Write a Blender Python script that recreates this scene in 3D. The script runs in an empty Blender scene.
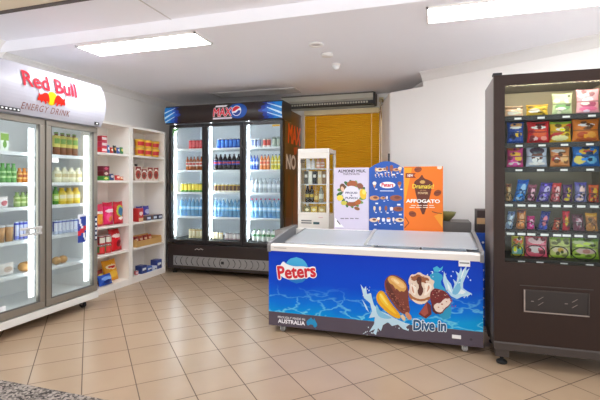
import bpy, math, random
from mathutils import Vector, Matrix
random.seed(7)
S = bpy.context.scene
COL = S.collection
# ------------------------------------------------------------------ calibration
FPX, CY, HC = 420.0, 181.0, 1.25
TH = math.atan(130 / 420)
cT, sT = math.cos(TH), math.sin(TH)
def ray(x, y):
    u, v = (x - 300) / FPX, (CY - y) / FPX
    return Vector((u * cT - sT, u * sT + cT, v))
def onY(x, y, Y): d = ray(x, y); return Vector((0, 0, HC)) + d * (Y / d.y)
def onX(x, y, X): d = ray(x, y); return Vector((0, 0, HC)) + d * (X / d.x)
def onZ(x, y, Z): d = ray(x, y); return Vector((0, 0, HC)) + d * ((Z - HC) / d.z)
def mpp(p): return (-p.x * sT + p.y * cT) / FPX        # metres per pixel at a point

def lin(c):
    if isinstance(c, str):
        c = [int(c[i:i + 2], 16) for i in (0, 2, 4)]
    out = []
    for v in c[:3]:
        v = v / 255.0
        out.append(v / 12.92 if v <= 0.04045 else ((v + 0.055) / 1.055) ** 2.4)
    return (out[0], out[1], out[2], 1.0)

# ------------------------------------------------------------------ materials
MATS = {}
def nodes_of(m):
    m.use_nodes = True
    return m.node_tree.nodes, m.node_tree.links
def mat(name, color, rough=0.5, metal=0.0, spec=0.5, var=0.06, scale=6.0, bump=0.0, coat=0.0):
    if name in MATS: return MATS[name]
    m = bpy.data.materials.new(name); MATS[name] = m
    n, l = nodes_of(m)
    b = n['Principled BSDF']
    b.inputs['Roughness'].default_value = rough
    b.inputs['Metallic'].default_value = metal
    b.inputs['Specular IOR Level'].default_value = spec
    b.inputs['Coat Weight'].default_value = coat
    tc = n.new('ShaderNodeTexCoord'); nz = n.new('ShaderNodeTexNoise')
    nz.inputs['Scale'].default_value = scale; nz.inputs['Detail'].default_value = 4
    l.new(tc.outputs['Object'], nz.inputs['Vector'])
    mx = n.new('ShaderNodeMix'); mx.data_type = 'RGBA'
    c = lin(color)
    mx.inputs[6].default_value = tuple(v * (1 - var) for v in c[:3]) + (1,)
    mx.inputs[7].default_value = tuple(min(1, v * (1 + var)) for v in c[:3]) + (1,)
    l.new(nz.outputs['Fac'], mx.inputs[0]); l.new(mx.outputs[2], b.inputs['Base Color'])
    if bump:
        bp = n.new('ShaderNodeBump'); bp.inputs['Strength'].default_value = bump
        l.new(nz.outputs['Fac'], bp.inputs['Height']); l.new(bp.outputs['Normal'], b.inputs['Normal'])
    return m
def attr_mat(name, rough=0.35, spec=0.5, metal=0.0, bump=0.0):
    if name in MATS: return MATS[name]
    m = bpy.data.materials.new(name); MATS[name] = m
    n, l = nodes_of(m)
    b = n['Principled BSDF']; b.inputs['Roughness'].default_value = rough
    b.inputs['Specular IOR Level'].default_value = spec; b.inputs['Metallic'].default_value = metal
    a = n.new('ShaderNodeAttribute'); a.attribute_name = 'Col'
    l.new(a.outputs['Color'], b.inputs['Base Color'])
    if bump:
        nz = n.new('ShaderNodeTexNoise'); nz.inputs['Scale'].default_value = 40
        tc = n.new('ShaderNodeTexCoord'); l.new(tc.outputs['Object'], nz.inputs['Vector'])
        bp = n.new('ShaderNodeBump'); bp.inputs['Strength'].default_value = bump; bp.inputs['Distance'].default_value = 0.01
        l.new(nz.outputs['Fac'], bp.inputs['Height']); l.new(bp.outputs['Normal'], b.inputs['Normal'])
    return m
def glow(name, color, strength):
    if name in MATS: return MATS[name]
    m = bpy.data.materials.new(name); MATS[name] = m
    n, l = nodes_of(m)
    b = n['Principled BSDF']
    b.inputs['Base Color'].default_value = lin(color)
    b.inputs['Emission Color'].default_value = lin(color)
    b.inputs['Emission Strength'].default_value = strength
    return m
def glass(name, tint=(250, 253, 252), gloss=0.9, rough=0.02, ior=1.45):
    if name in MATS: return MATS[name]
    m = bpy.data.materials.new(name); MATS[name] = m
    n, l = nodes_of(m)
    n.remove(n['Principled BSDF'])
    o = n['Material Output']
    t = n.new('ShaderNodeBsdfTransparent'); t.inputs[0].default_value = lin(tint)
    g = n.new('ShaderNodeBsdfGlossy'); g.inputs['Roughness'].default_value = rough
    f = n.new('ShaderNodeFresnel'); f.inputs['IOR'].default_value = ior
    k = n.new('ShaderNodeMath'); k.operation = 'MULTIPLY'; k.inputs[1].default_value = gloss
    l.new(f.outputs[0], k.inputs[0])
    x = n.new('ShaderNodeMixShader'); l.new(k.outputs[0], x.inputs[0])
    l.new(t.outputs[0], x.inputs[1]); l.new(g.outputs[0], x.inputs[2]); l.new(x.outputs[0], o.inputs[0])
    return m
def clear_plastic(name, tint, solid=0.35):
    if name in MATS: return MATS[name]
    m = bpy.data.materials.new(name); MATS[name] = m
    n, l = nodes_of(m)
    b = n['Principled BSDF']; b.inputs['Base Color'].default_value = lin(tint); b.inputs['Roughness'].default_value = 0.1
    o = n['Material Output']
    t = n.new('ShaderNodeBsdfTransparent'); t.inputs[0].default_value = lin(tint)
    x = n.new('ShaderNodeMixShader'); x.inputs[0].default_value = solid
    l.new(t.outputs[0], x.inputs[1]); l.new(b.outputs[0], x.inputs[2]); l.new(x.outputs[0], o.inputs[0])
    return m
def tile_mat():
    m = bpy.data.materials.new('beige_floor_tile'); MATS['tile'] = m
    n, l = nodes_of(m)
    b = n['Principled BSDF']
    geo = n.new('ShaderNodeNewGeometry'); sep = n.new('ShaderNodeSeparateXYZ'); l.new(geo.outputs['Position'], sep.inputs[0])
    def M(op, a, c=None, cc=None):
        q = n.new('ShaderNodeMath'); q.operation = op
        for i, v in enumerate((a, c, cc)):
            if v is None: continue
            if isinstance(v, (int, float)): q.inputs[i].default_value = v
            else: l.new(v, q.inputs[i])
        return q.outputs[0]
    t = HC / 4.1888; ang = 0.46611 + TH; ca, sa = math.cos(ang) / t, math.sin(ang) / t
    X, Y = sep.outputs[0], sep.outputs[1]
    I = M('ADD', M('ADD', M('MULTIPLY', X, ca), M('MULTIPLY', Y, sa)), 40 - 0.87372)
    J = M('ADD', M('SUBTRACT', M('MULTIPLY', X, sa), M('MULTIPLY', Y, ca)), 40 + 12.23977)
    def edge(v):
        f = M('FRACT', v)
        return M('MINIMUM', f, M('SUBTRACT', 1.0, f))
    d = M('MINIMUM', edge(I), edge(J))
    gr = n.new('ShaderNodeMapRange'); gr.inputs[1].default_value = 0.007; gr.inputs[2].default_value = 0.013
    l.new(d, gr.inputs[0])
    cv = n.new('ShaderNodeCombineXYZ'); l.new(M('FLOOR', I), cv.inputs[0]); l.new(M('FLOOR', J), cv.inputs[1])
    wn = n.new('ShaderNodeTexWhiteNoise'); l.new(cv.outputs[0], wn.inputs[0])
    nz = n.new('ShaderNodeTexNoise'); nz.inputs['Scale'].default_value = 3.5; nz.inputs['Detail'].default_value = 6
    l.new(geo.outputs['Position'], nz.inputs['Vector'])
    mx = n.new('ShaderNodeMix'); mx.data_type = 'RGBA'
    mx.inputs[6].default_value = lin((161, 136, 109)); mx.inputs[7].default_value = lin((183, 157, 130))
    l.new(M('ADD', M('MULTIPLY', nz.outputs['Fac'], 0.75), M('MULTIPLY', wn.outputs['Value'], 0.25)), mx.inputs[0])
    m2 = n.new('ShaderNodeMix'); m2.data_type = 'RGBA'
    m2.inputs[6].default_value = lin((96, 80, 68)); l.new(gr.outputs[0], m2.inputs[0]); l.new(mx.outputs[2], m2.inputs[7])
    l.new(m2.outputs[2], b.inputs['Base Color'])
    rr = n.new('ShaderNodeMapRange'); rr.inputs[3].default_value = 0.8; rr.inputs[4].default_value = 0.3
    l.new(gr.outputs[0], rr.inputs[0]); l.new(rr.outputs[0], b.inputs['Roughness'])
    bp = n.new('ShaderNodeBump'); bp.inputs['Strength'].default_value = 0.25; bp.inputs['Distance'].default_value = 0.003
    l.new(gr.outputs[0], bp.inputs['Height']); l.new(bp.outputs['Normal'], b.inputs['Normal'])
    return m
def slat_mat():
    m = mat('mustard_yellow_slats', (232, 190, 50), 0.6, spec=.15, var=.05); n, l = nodes_of(m)
    b = n['Principled BSDF']; tr = n.new('ShaderNodeBsdfTranslucent'); tr.inputs[0].default_value = lin((240, 196, 60))
    x = n.new('ShaderNodeMixShader'); x.inputs[0].default_value = .35
    l.new(b.outputs[0], x.inputs[1]); l.new(tr.outputs[0], x.inputs[2]); l.new(x.outputs[0], n['Material Output'].inputs[0])
    return m
def speckle_mat():
    m = bpy.data.materials.new('speckled_mat_pile'); n, l = nodes_of(m)
    b = n['Principled BSDF']; b.inputs['Roughness'].default_value = 0.85
    tc = n.new('ShaderNodeTexCoord'); v = n.new('ShaderNodeTexVoronoi'); v.inputs['Scale'].default_value = 75
    l.new(tc.outputs['Object'], v.inputs['Vector'])
    r = n.new('ShaderNodeValToRGB'); e = r.color_ramp.elements
    e[0].position = 0.15; e[0].color = lin((52, 44, 40)); e[1].position = 0.9; e[1].color = lin((168, 156, 146))
    sp = n.new('ShaderNodeSeparateColor'); l.new(v.outputs['Color'], sp.inputs[0]); l.new(sp.outputs[0], r.inputs[0])
    l.new(r.outputs[0], b.inputs['Base Color'])
    bp = n.new('ShaderNodeBump'); bp.inputs['Strength'].default_value = 0.5; l.new(v.outputs['Distance'], bp.inputs['Height'])
    l.new(bp.outputs['Normal'], b.inputs['Normal'])
    return m
def sea_mat():
    """printed sea: deep blue above, cyan caustics below (object z), on the ice cream chest"""
    m = bpy.data.materials.new('printed_blue_sea'); n, l = nodes_of(m)
    b = n['Principled BSDF']; b.inputs['Roughness'].default_value = 0.4; b.inputs['Specular IOR Level'].default_value = 0.2
    tc = n.new('ShaderNodeTexCoord'); sep = n.new('ShaderNodeSeparateXYZ'); l.new(tc.outputs['Object'], sep.inputs[0])
    nz = n.new('ShaderNodeTexNoise'); nz.inputs['Scale'].default_value = 3.0; l.new(tc.outputs['Object'], nz.inputs['Vector'])
    def M(op, a, c):
        q = n.new('ShaderNodeMath'); q.operation = op
        for i, v in enumerate((a, c)):
            if isinstance(v, (int, float)): q.inputs[i].default_value = v
            else: l.new(v, q.inputs[i])
        return q.outputs[0]
    h = M('ADD', sep.outputs[2], M('MULTIPLY', M('SUBTRACT', nz.outputs['Fac'], 0.5), 0.16))
    h = M('SUBTRACT', h, M('MULTIPLY', M('MAXIMUM', M('SUBTRACT', sep.outputs[0], 0.85), 0.0), 0.09))
    r = n.new('ShaderNodeValToRGB'); e = r.color_ramp.elements
    e[0].position = 0.15; e[0].color = lin((0, 158, 226)); e[1].position = 0.40; e[1].color = lin((4, 74, 208))
    e2 = e.new(0.25); e2.color = lin((0, 118, 226)); e3 = e.new(0.66); e3.color = lin((4, 58, 196))
    l.new(h, r.inputs[0])
    # caustic lines
    mp = n.new('ShaderNodeMapping'); mp.inputs['Scale'].default_value = (5.0, 1.0, 11.0); l.new(tc.outputs['Object'], mp.inputs['Vector'])
    dn = n.new('ShaderNodeTexNoise'); dn.inputs['Scale'].default_value = 1.6; l.new(mp.outputs[0], dn.inputs['Vector'])
    ad = n.new('ShaderNodeVectorMath'); ad.operation = 'ADD'; l.new(mp.outputs[0], ad.inputs[0])
    sc = n.new('ShaderNodeVectorMath'); sc.operation = 'SCALE'; sc.inputs['Scale'].default_value = 1.3
    l.new(dn.outputs['Color'], sc.inputs[0]); l.new(sc.outputs[0], ad.inputs[1])
    v = n.new('ShaderNodeTexVoronoi'); v.feature = 'DISTANCE_TO_EDGE'; v.inputs['Scale'].default_value = 0.8; l.new(ad.outputs[0], v.inputs['Vector'])
    c1 = n.new('ShaderNodeMapRange'); c1.inputs[1].default_value = 0.0; c1.inputs[2].default_value = 0.07; c1.inputs[3].default_value = 0.9; c1.inputs[4].default_value = 0.0
    l.new(v.outputs['Distance'], c1.inputs[0])
    z1 = n.new('ShaderNodeMapRange'); z1.inputs[1].default_value = 0.17; z1.inputs[2].default_value = 0.40; z1.inputs[3].default_value = 1.0; z1.inputs[4].default_value = 0.0
    l.new(h, z1.inputs[0])
    fac = M('MULTIPLY', M('MULTIPLY', c1.outputs[0], z1.outputs[0]), M('MULTIPLY', nz.outputs['Fac'], 1.5))
    mx = n.new('ShaderNodeMix'); mx.data_type = 'RGBA'; mx.inputs[7].default_value = lin((140, 236, 250))
    l.new(fac, mx.inputs[0]); l.new(r.outputs[0], mx.inputs[6]); l.new(mx.outputs[2], b.inputs['Base Color'])
    return m

# ------------------------------------------------------------------ mesh builder
class MB:
    def __init__(s): s.v, s.f, s.m, s.c, s.nd = [], [], [], [], 0
    def face(s, idx, mi=0, col=None): s.f.append(tuple(idx)); s.m.append(mi); s.c.append(col)
    def quad(s, a, b, c, d, mi=0, col=None):
        k = len(s.v); s.v += [a, b, c, d]; s.face((k, k + 1, k + 2, k + 3), mi, col)
    def box(s, x0, x1, y0, y1, z0, z1, mi=0, col=None):
        k = len(s.v)
        s.v += [(x, y, z) for z in (z0, z1) for y in (y0, y1) for x in (x0, x1)]
        for q in ((0, 2, 3, 1), (4, 5, 7, 6), (0, 1, 5, 4), (2, 6, 7, 3), (0, 4, 6, 2), (1, 3, 7, 5)):
            s.face([k + i for i in q], mi, col)
        return s
    def loft(s, secs, mi=0, caps=True, col=None, close=True):
        k = len(s.v); n = len(secs[0])
        for q in secs: s.v += [tuple(p) for p in q]
        for i in range(len(secs) - 1):
            for j in range(n if close else n - 1):
                a, b = k + i * n + j, k + i * n + (j + 1) % n
                cc = col(i, j) if callable(col) else col
                s.face((a, b, b + n, a + n), mi, cc)
        if caps:
            cc = col(0, 0) if callable(col) else col
            s.face([k + j for j in range(n)][::-1], mi, cc)
            cc = col(len(secs) - 2, 0) if callable(col) else col
            s.face([k + (len(secs) - 1) * n + j for j in range(n)], mi, cc)
        return s
    def lathe(s, prof, seg=16, cx=0, cy=0, mi=0, col=None):
        secs = [[(cx + r * math.cos(t * 2 * math.pi / seg), cy + r * math.sin(t * 2 * math.pi / seg), z) for t in range(seg)] for r, z in prof]
        return s.loft(secs, mi, True, col)
    def tube(s, pts, r, seg=8, mi=0, closed=False, col=None):
        pts = [Vector(p) for p in pts]; secs = []
        for i, p in enumerate(pts):
            a = pts[i - 1] if i else (pts[-1] if closed else p); b = pts[(i + 1) % len(pts)] if (i < len(pts) - 1 or closed) else p
            t = (b - a).normalized(); u = t.cross(Vector((0, 0, 1)) if abs(t.z) < 0.9 else Vector((1, 0, 0))).normalized(); w = t.cross(u)
            secs.append([p + u * r * math.cos(q * 2 * math.pi / seg) + w * r * math.sin(q * 2 * math.pi / seg) for q in range(seg)])
        if closed: secs.append(secs[0])
        return s.loft(secs, mi, not closed, col)
    def prism(s, poly, f0, f1, mi=0, col=None):      # poly of 2-D points, f0/f1 map (u, v) to 3-D
        return s.loft([[f0(*p) for p in poly], [f1(*p) for p in poly]], mi, True, col)
    def poly(s, pts, mi=0, col=None):
        k = len(s.v); s.v += [tuple(p) for p in pts]; s.face(range(k, k + len(pts)), mi, col); return s
    def decal(s, vf, fn, mi=0, col=None, out=(0, -1, 0)):
        vs, fs = vf[:2]; k = len(s.v); ds = vf[2] if len(vf) > 2 else [0] * len(vs)
        s.nd += 1                                             # each print layer lies a hair above the one before
        for p, d in zip(vs, ds):
            d += s.nd * 6e-6; q = fn(*p); s.v.append((q[0] + out[0] * d, q[1] + out[1] * d, q[2] + out[2] * d))
        for f in fs: s.face([k + i for i in f], mi, col)
        return s
    def grid(s, nu, nv, fn, mi=0, colfn=None, flip=False):
        k = len(s.v)
        for j in range(nv + 1):
            for i in range(nu + 1): s.v.append(tuple(fn(i / nu, j / nv)))
        for j in range(nv):
            for i in range(nu):
                a = k + j * (nu + 1) + i; q = (a, a + 1, a + nu + 2, a + nu + 1)
                s.face(q[::-1] if flip else q, mi, colfn((i + .5) / nu, (j + .5) / nv) if colfn else None)
        return s
    def mesh(s, name, mats, smooth=False):
        me = bpy.data.meshes.new(name)
        me.from_pydata([tuple(v) for v in s.v], [], s.f)
        for m in (mats if isinstance(mats, (list, tuple)) else [mats]): me.materials.append(m)
        me.polygons.foreach_set('material_index', s.m)
        if any(c is not None for c in s.c):
            a = me.attributes.new('Col', 'FLOAT_COLOR', 'FACE')
            flat = []
            for c in s.c: flat += list(lin(c) if c is not None else (.8, .8, .8, 1))
            a.data.foreach_set('color', flat)
        if smooth: me.polygons.foreach_set('use_smooth', [True] * len(s.f))
        me.update()
        return me
    def build(s, name, mats, parent=None, smooth=False, bevel=0.0, label=None, recalc=False):
        me = s.mesh(name, mats, smooth)
        if recalc:
            import bmesh
            bm = bmesh.new(); bm.from_mesh(me); bmesh.ops.recalc_face_normals(bm, faces=bm.faces); bm.to_mesh(me); bm.free()
        o = bpy.data.objects.new(name, me); COL.objects.link(o)
        if parent: o.parent = parent
        if bevel:
            b = o.modifiers.new('edge', 'BEVEL'); b.width = bevel; b.segments = 2; b.limit_method = 'ANGLE'
        if label: o['label'] = label
        return o
def tag(o, label, cat, group=None):
    o['label'] = label; o['category'] = cat
    if group: o['group'] = group
    return o
def thing(name, label, cat, loc=(0, 0, 0), rotz=0.0, group=None):
    o = bpy.data.objects.new(name, None); COL.objects.link(o)
    o.empty_display_size = 0.1; o.location = loc; o.rotation_euler = (0, 0, rotz)
    return tag(o, label, cat, group)
def struct(name, mb, m, **k):
    o = mb.build(name, m, **k); o['kind'] = 'structure'; return o
def box(*a): return MB().box(*a)

_TXT = {}
def text_geo(body, bold=0.0, shear=0.0, spacing=1.0):
    key = (body, bold, shear, spacing)
    if key in _TXT: return _TXT[key]
    cu = bpy.data.curves.new('lettering', 'FONT'); cu.body = body; cu.size = 1; cu.shear = shear
    cu.space_character = spacing; cu.resolution_u = 3; cu.fill_mode = 'FRONT'
    o = bpy.data.objects.new('lettering', cu); COL.objects.link(o)
    dg = bpy.context.evaluated_depsgraph_get(); dg.update()
    me = bpy.data.meshes.new_from_object(o.evaluated_get(dg))
    vs = [(v.co.x, v.co.y) for v in me.vertices]; fs = [tuple(p.vertices) for p in me.polygons]
    bpy.data.objects.remove(o); bpy.data.curves.remove(cu); bpy.data.meshes.remove(me)
    if bold:
        n = len(vs); vs0, fs0 = vs, fs; vs, fs = [], []
        for q in range(12):
            k = len(vs); a = q * math.pi / 6
            vs += [(x + bold * math.cos(a), y + bold * math.sin(a), q * 2.5e-5) for x, y in vs0]; fs += [tuple(k + i for i in f) for f in fs0]
    _TXT[key] = (vs, fs); return _TXT[key]
def fit(vf, x0, x1, z0, z1, ref=None):
    vs, fs = vf; rv = (ref or vf)[0]
    a, b = min(p[0] for p in rv), max(p[0] for p in rv); c, d = min(p[1] for p in rv), max(p[1] for p in rv)
    return [(x0 + (p[0] - a) / (b - a) * (x1 - x0), z0 + (p[1] - c) / (d - c) * (z1 - z0)) for p in vs], fs, [p[2] if len(p) > 2 else 0 for p in vs]
def banded(vf, n=10):
    """cut flat lettering into level strips so that it can follow a curved face"""
    from mathutils.geometry import tessellate_polygon
    vs, fs = vf[:2]; ds = vf[2] if len(vf) > 2 else [0] * len(vs)
    z0, z1 = min(p[1] for p in vs), max(p[1] for p in vs); ov, of, od = [], [], []
    def clip(poly, z, keep_above):
        out = []
        for a, b in zip(poly, poly[1:] + poly[:1]):
            ia, ib = (a[1] >= z) == keep_above, (b[1] >= z) == keep_above
            if ia: out.append(a)
            if ia != ib:
                q = (z - a[1]) / (b[1] - a[1]); out.append((a[0] + (b[0] - a[0]) * q, z))
        return out
    for f in fs:
        loop = [Vector((vs[i][0], vs[i][1], 0)) for i in f]
        tris = [f] if len(f) == 3 else [[f[k] for k in t] for t in tessellate_polygon([loop])]
        for t in tris:
            tri = [(vs[k][0], vs[k][1]) for k in t]
            for b in range(n):
                p = clip(tri, z0 + (z1 - z0) * b / n, True) if b else tri
                if len(p) > 2 and b < n - 1: p = clip(p, z0 + (z1 - z0) * (b + 1) / n, False)
                if len(p) > 2:
                    k = len(ov); ov += p; od += [ds[t[0]]] * len(p); of.append(tuple(range(k, k + len(p))))
    return ov, of, od
def ell(cx, cz, rx, rz, n=24, rot=0.0):
    return [(cx + rx * math.cos(t) * math.cos(rot) - rz * math.sin(t) * math.sin(rot), cz + rx * math.cos(t) * math.sin(rot) + rz * math.sin(t) * math.cos(rot)) for t in [2 * math.pi * i / n for i in range(n)]]
def pgeo(poly):      # outline to decal geometry
    return list(poly), [tuple(range(len(poly)))]
def smooth_poly(p, n=2):
    for _ in range(n):
        q = []
        for i in range(len(p)):
            a, b = p[i], p[(i + 1) % len(p)]
            q += [(a[0] * .75 + b[0] * .25, a[1] * .75 + b[1] * .25), (a[0] * .25 + b[0] * .75, a[1] * .25 + b[1] * .75)]
        p = q
    return p

# ------------------------------------------------------------------ shared materials
WALL = mat('warm_white_wall_paint', (243, 239, 234), 0.75, var=0.02, scale=2)
CEIL = mat('white_ceiling_paint', (246, 245, 250), 0.8, var=0.02, scale=2)
TRIM = mat('white_gloss_trim', (236, 232, 228), 0.5, var=0.02)
WHITE = mat('white_enamel', (238, 238, 238), 0.35, var=0.02)
SHELFW = mat('white_laminate', (240, 234, 226), 0.45, var=0.02)
SILVER = mat('brushed_aluminium', (176, 170, 162), 0.38, metal=0.75, var=0.05)
GREYM = mat('grey_plastic', (120, 120, 120), 0.5)
LGREY = mat('light_grey_plastic', (186, 186, 182), 0.5)
BLACK = mat('black_plastic', (24, 22, 22), 0.45)
DKBROWN = mat('dark_brown_gloss_panel', (44, 34, 32), 0.28)
DKFRAME = mat('dark_charcoal_frame', (38, 34, 34), 0.35)
VEND = mat('dark_bronze_metal', (54, 40, 35), 0.42, spec=.2, var=0.08, scale=3)
VEND2 = mat('dark_bronze_trim', (66, 57, 53), 0.4)
RUBBER = mat('black_rubber', (22, 22, 22), 0.7)
CHROME = mat('chrome', (200, 200, 200), 0.2, metal=1.0)
TAGW = mat('white_price_card', (245, 245, 245), 0.6)
PRINT = attr_mat('printed_packaging', 0.38)
HPRINT = attr_mat('matt_vinyl_lettering', 0.6, 0.15)
FOIL = attr_mat('printed_foil_film', 0.33, 0.3, bump=0.25)
POSTER = attr_mat('printed_poster_card', 0.55)
CANM = attr_mat('printed_can_metal', 0.3, 0.6, 0.15)
GLASS = glass('clear_door_glass', gloss=0.28, rough=0.0)
LID = clear_plastic('white_glare_lid_glass', (244, 247, 250), 0.42)  # white diffuse share paints the glare on the lids
LED = glow('white_led_tube', (240, 248, 255), 19.0)
LEDV = glow('warm_led_tube', (255, 240, 205), 18.0)
PANEL = glow('ceiling_panel_diffuser', (244, 249, 255), 25.0)
UNSEEN_PANEL = glow('unseen_panel_diffuser', (244, 249, 255), 9.0)  # dimmer glow for the panels added out of view
WATER = clear_plastic('clear_blue_bottle', (168, 212, 240), 0.45)

# ------------------------------------------------------------------ the room
struct('floor', box(-4.2, 3.4, -2.6, 6.1, -0.1, 0), tile_mat())
struct('wall_left', box(-3.98, -3.85, -2.6, 5.95, 0, 2.75), WALL)
f = MB()
for q in ((-3.98, -1.74, 0, 2.75), (-.66, 1.5, 0, 2.75), (-1.74, -.66, 0, .68), (-1.74, -.66, 2.22, 2.75)): f.box(q[0], q[1], 5.85, 5.98, q[2], q[3])
struct('wall_back', f, WALL)
struct('window_1', box(-1.74, -.66, 5.91, 5.918, .68, 2.22), GLASS)
struct('ceiling', box(-3.98, 3.32, 2.92, 5.98, 2.45, 2.75), CEIL)
struct('ceiling_front', box(-3.98, 3.32, -2.6, 2.92, 2.55, 2.75), CEIL)
struct('beam_front', MB().box(-3.85, 3.2, 1.75, 2.36, 2.535, 2.55), mat('cream_beam_paint', (226, 216, 190), 0.7))
struct('beam_shadow_line', MB().box(-3.85, 3.2, 2.36, 2.40, 2.528, 2.55), mat('beam_shadow_tone', (84, 76, 70), 0.6))  # dark strip drawn in for the shadow line along the beam edge
struct('trim_2', MB().box(-1.995, -1.985, 2.39, 2.92, 2.547, 2.55), mat('plaster_joint', (205, 200, 198), 0.8))
# diagonal partition on the right: full height right of the step, lower to its left
A, B, Cc = Vector((-0.442, 5.08)), Vector((-0.074, 4.87)), Vector((3.2, 3.0))
dr = (Cc - A).normalized(); nr = Vector((-dr.y, dr.x))       # nr points away from the camera
def slab2(p, q, th, z0, z1, mb=None):
    mb = mb or MB(); d = (q - p).normalized(); n = Vector((-d.y, d.x)) * th
    base = [p, q, q + n, p + n]
    return mb.loft([[(b.x, b.y, z0) for b in base], [(b.x, b.y, z1) for b in base]])
B = A + dr * (B - A).length
struct('wall_right', slab2(B, Cc, 0.16, 0, 2.45), WALL)
struct('wall_right_low', slab2(A, B - dr * 0.001, 0.16, 0, 2.30), WALL)
struct('wall_alcove', slab2(Vector((-0.46, 5.1)), Vector((-0.64, 5.85)), -0.12, 0, 2.30), WALL)
struct('wall_recess', slab2(B + nr * 0.165, Vector((-0.31, 5.85)), -0.10, 0, 2.45), WALL)
def cornice(name, p, q, inw, z):
    d = (q - p).normalized(); prof = [(0, 0), (0.012, -0.09), (0.02, -0.075), (0.03, -0.055), (0.048, -0.03), (0.07, -0.015), (0.08, -0.012), (0.085, 0)]
    prof = [(0, -0.09)] + prof[1:] + [(0, 0)]
    secs = [[(r.x + inw.x * a, r.y + inw.y * a, z + b) for a, b in prof] for r in (p, q)]
    struct(name, MB().loft(secs), TRIM, recalc=True)
cornice('cornice_left', Vector((-3.85, 2.92)), Vector((-3.85, 5.85)), Vector((1, 0)), 2.45)
cornice('cornice_front', Vector((-3.85, -2.5)), Vector((-3.85, 2.92)), Vector((1, 0)), 2.55)
cornice('cornice_right', B, Cc, -nr, 2.45)
# speckled mat by the entrance
tag(struct_o := box(-3.0, 0.6, 0.7, 1.95, 0.0, 0.012).build('entrance_mat', speckle_mat(), bevel=0.004), 'speckled grey brown entrance mat on the tiled floor, near corner', 'mat')

# ceiling fittings
def light_panel(x, y, label, z=2.45):
    t = thing('ceiling_light', label, 'ceiling light', (x, y, z), 0, 'flat rectangular ceiling lights')
    f = MB(); L, W = 0.6, 0.15
    for a in ((-L, L, -W, -W + .014), (-L, L, W - .014, W), (-L, -L + .014, -W, W), (L - .014, L, -W, W)): f.box(a[0], a[1], a[2], a[3], -0.014, -0.0005)
    f.build('frame', TRIM, t); box(-L + .014, L - .014, -W + .014, W - .014, -0.009, -0.0006).build('diffuser', PANEL if z < 2.5 else UNSEEN_PANEL, t)
light_panel(-2.40, 3.112, 'rectangular white ceiling light above the left glass drinks fridge')
light_panel(0.575, 3.17, 'rectangular white ceiling light above the snack vending machine')
light_panel(-2.40, 0.9, 'added unseen rectangular ceiling light over the entrance mat', 2.55)  # this and the next two panels are added out of view for light
light_panel(0.575, 0.9, 'added unseen rectangular ceiling light over the open floor', 2.55)
light_panel(-0.9, -1.2, 'added unseen rectangular ceiling light nearest the shop entrance', 2.55)
t = thing('ceiling_vent', 'long white slotted ceiling vent above the black drinks fridge', 'vent', (-2.26, 5.26, 2.45))
f = MB(); f.box(-.6, .6, -.15, -.13, -.012, 0); f.box(-.6, .6, .13, .15, -.012, 0); f.box(-.6, -.58, -.13, .13, -.012, 0); f.box(.58, .6, -.13, .13, -.012, 0)
f.build('frame', mat('vent_grey', (196, 192, 190), 0.6), t)
f = MB()
for i in range(6): f.box(-.58, .58, -.12 + i * .043, -.095 + i * .043, -.008, -0.001)
f.build('slat_panel', mat('vent_grey', (196, 192, 190), 0.6), t)
p = onZ(316, 44, 2.45)
t = thing('downlight', 'small round recessed downlight, biggest of three ceiling fittings', 'downlight', p)
MB().lathe([(.062, -.001), (.066, -.008), (.06, -.014), (.042, -.012), (.040, -.004)], 28).build('rim', TRIM, t, True)
MB().lathe([(.040, -.0005), (.040, -.006)], 24).build('lens', mat('frosted_lens', (215, 208, 205), 0.4), t)
p = onZ(327, 54, 2.45)
t = thing('smoke_detector', 'flat round white smoke detector, middle of three ceiling fittings', 'smoke detector', p)
MB().lathe([(.055, -.0005), (.057, -.012), (.05, -.022), (.03, -.026)], 28).build('body', TRIM, t, True)
p = onZ(336, 64, 2.45)
t = thing('ceiling_motion_sensor', 'small white dome sensor on ceiling, furthest of three fittings', 'sensor', p)
MB().lathe([(.045, -.0005), (.045, -.02)], 24).build('base', TRIM, t)
MB().lathe([(.04, -.0205), (.039, -.035), (.03, -.052), (.014, -.06)], 24).build('dome', WHITE, t, True)

# ------------------------------------------------------------------ blind and air curtain in the alcove
t = thing('window_blind', 'closed mustard yellow slatted blind behind the white display cooler', 'blind', (-1.72, 5.80, 0))
Wb = 1.06
box(0, Wb, -.05, .045, 2.18, 2.25).build('head_rail', mat('cream_valance', (222, 204, 158), 0.6), t, bevel=.006)
f = MB()
for i in range(58):
    z = 2.18 - i * .0255
    f.loft([[(0.0, .01, z), (0.0, -.012, z - .008), (0.0, -.016, z - .0165), (0.0, -.004, z - .031), (0.0, .002, z - .031), (0, .014, z)],
            [(Wb, .01, z), (Wb, -.012, z - .008), (Wb, -.016, z - .0165), (Wb, -.004, z - .031), (Wb, .002, z - .031), (Wb, .014, z)]])
f.build('slat_panel', slat_mat(), t, recalc=True)
box(0, Wb, -.02, .02, .68, .70).build('bottom_rail', mat('cream_valance', (222, 204, 158), 0.6), t)
for x in (.16, .95): box(x, x + .012, -.024, -.0175, .70, 2.18).build('ladder_tape', mat('pale_tape', (236, 206, 130), 0.7), t)
MB().tube([(1.07, -.03, 2.2), (1.075, -.035, 1.5), (1.07, -.03, .95)], .006, 6).build('pull_cord', mat('brown_cord', (150, 110, 60), .7), t)
t = thing('air_curtain', 'long grey air curtain with dark slotted outlet above the yellow blind', 'air curtain', (-2.02, 5.84, 0))
La = 1.30
f = MB(); f.prism([(0, 2.27), (0, 2.43), (-.20, 2.43), (-.235, 2.36), (-.20, 2.335), (-.05, 2.27)], lambda a, b: (0, a, b), lambda a, b: (La, a, b))
f.build('housing', mat('grey_beige_metal', (196, 192, 178), 0.5), t, recalc=True)
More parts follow.
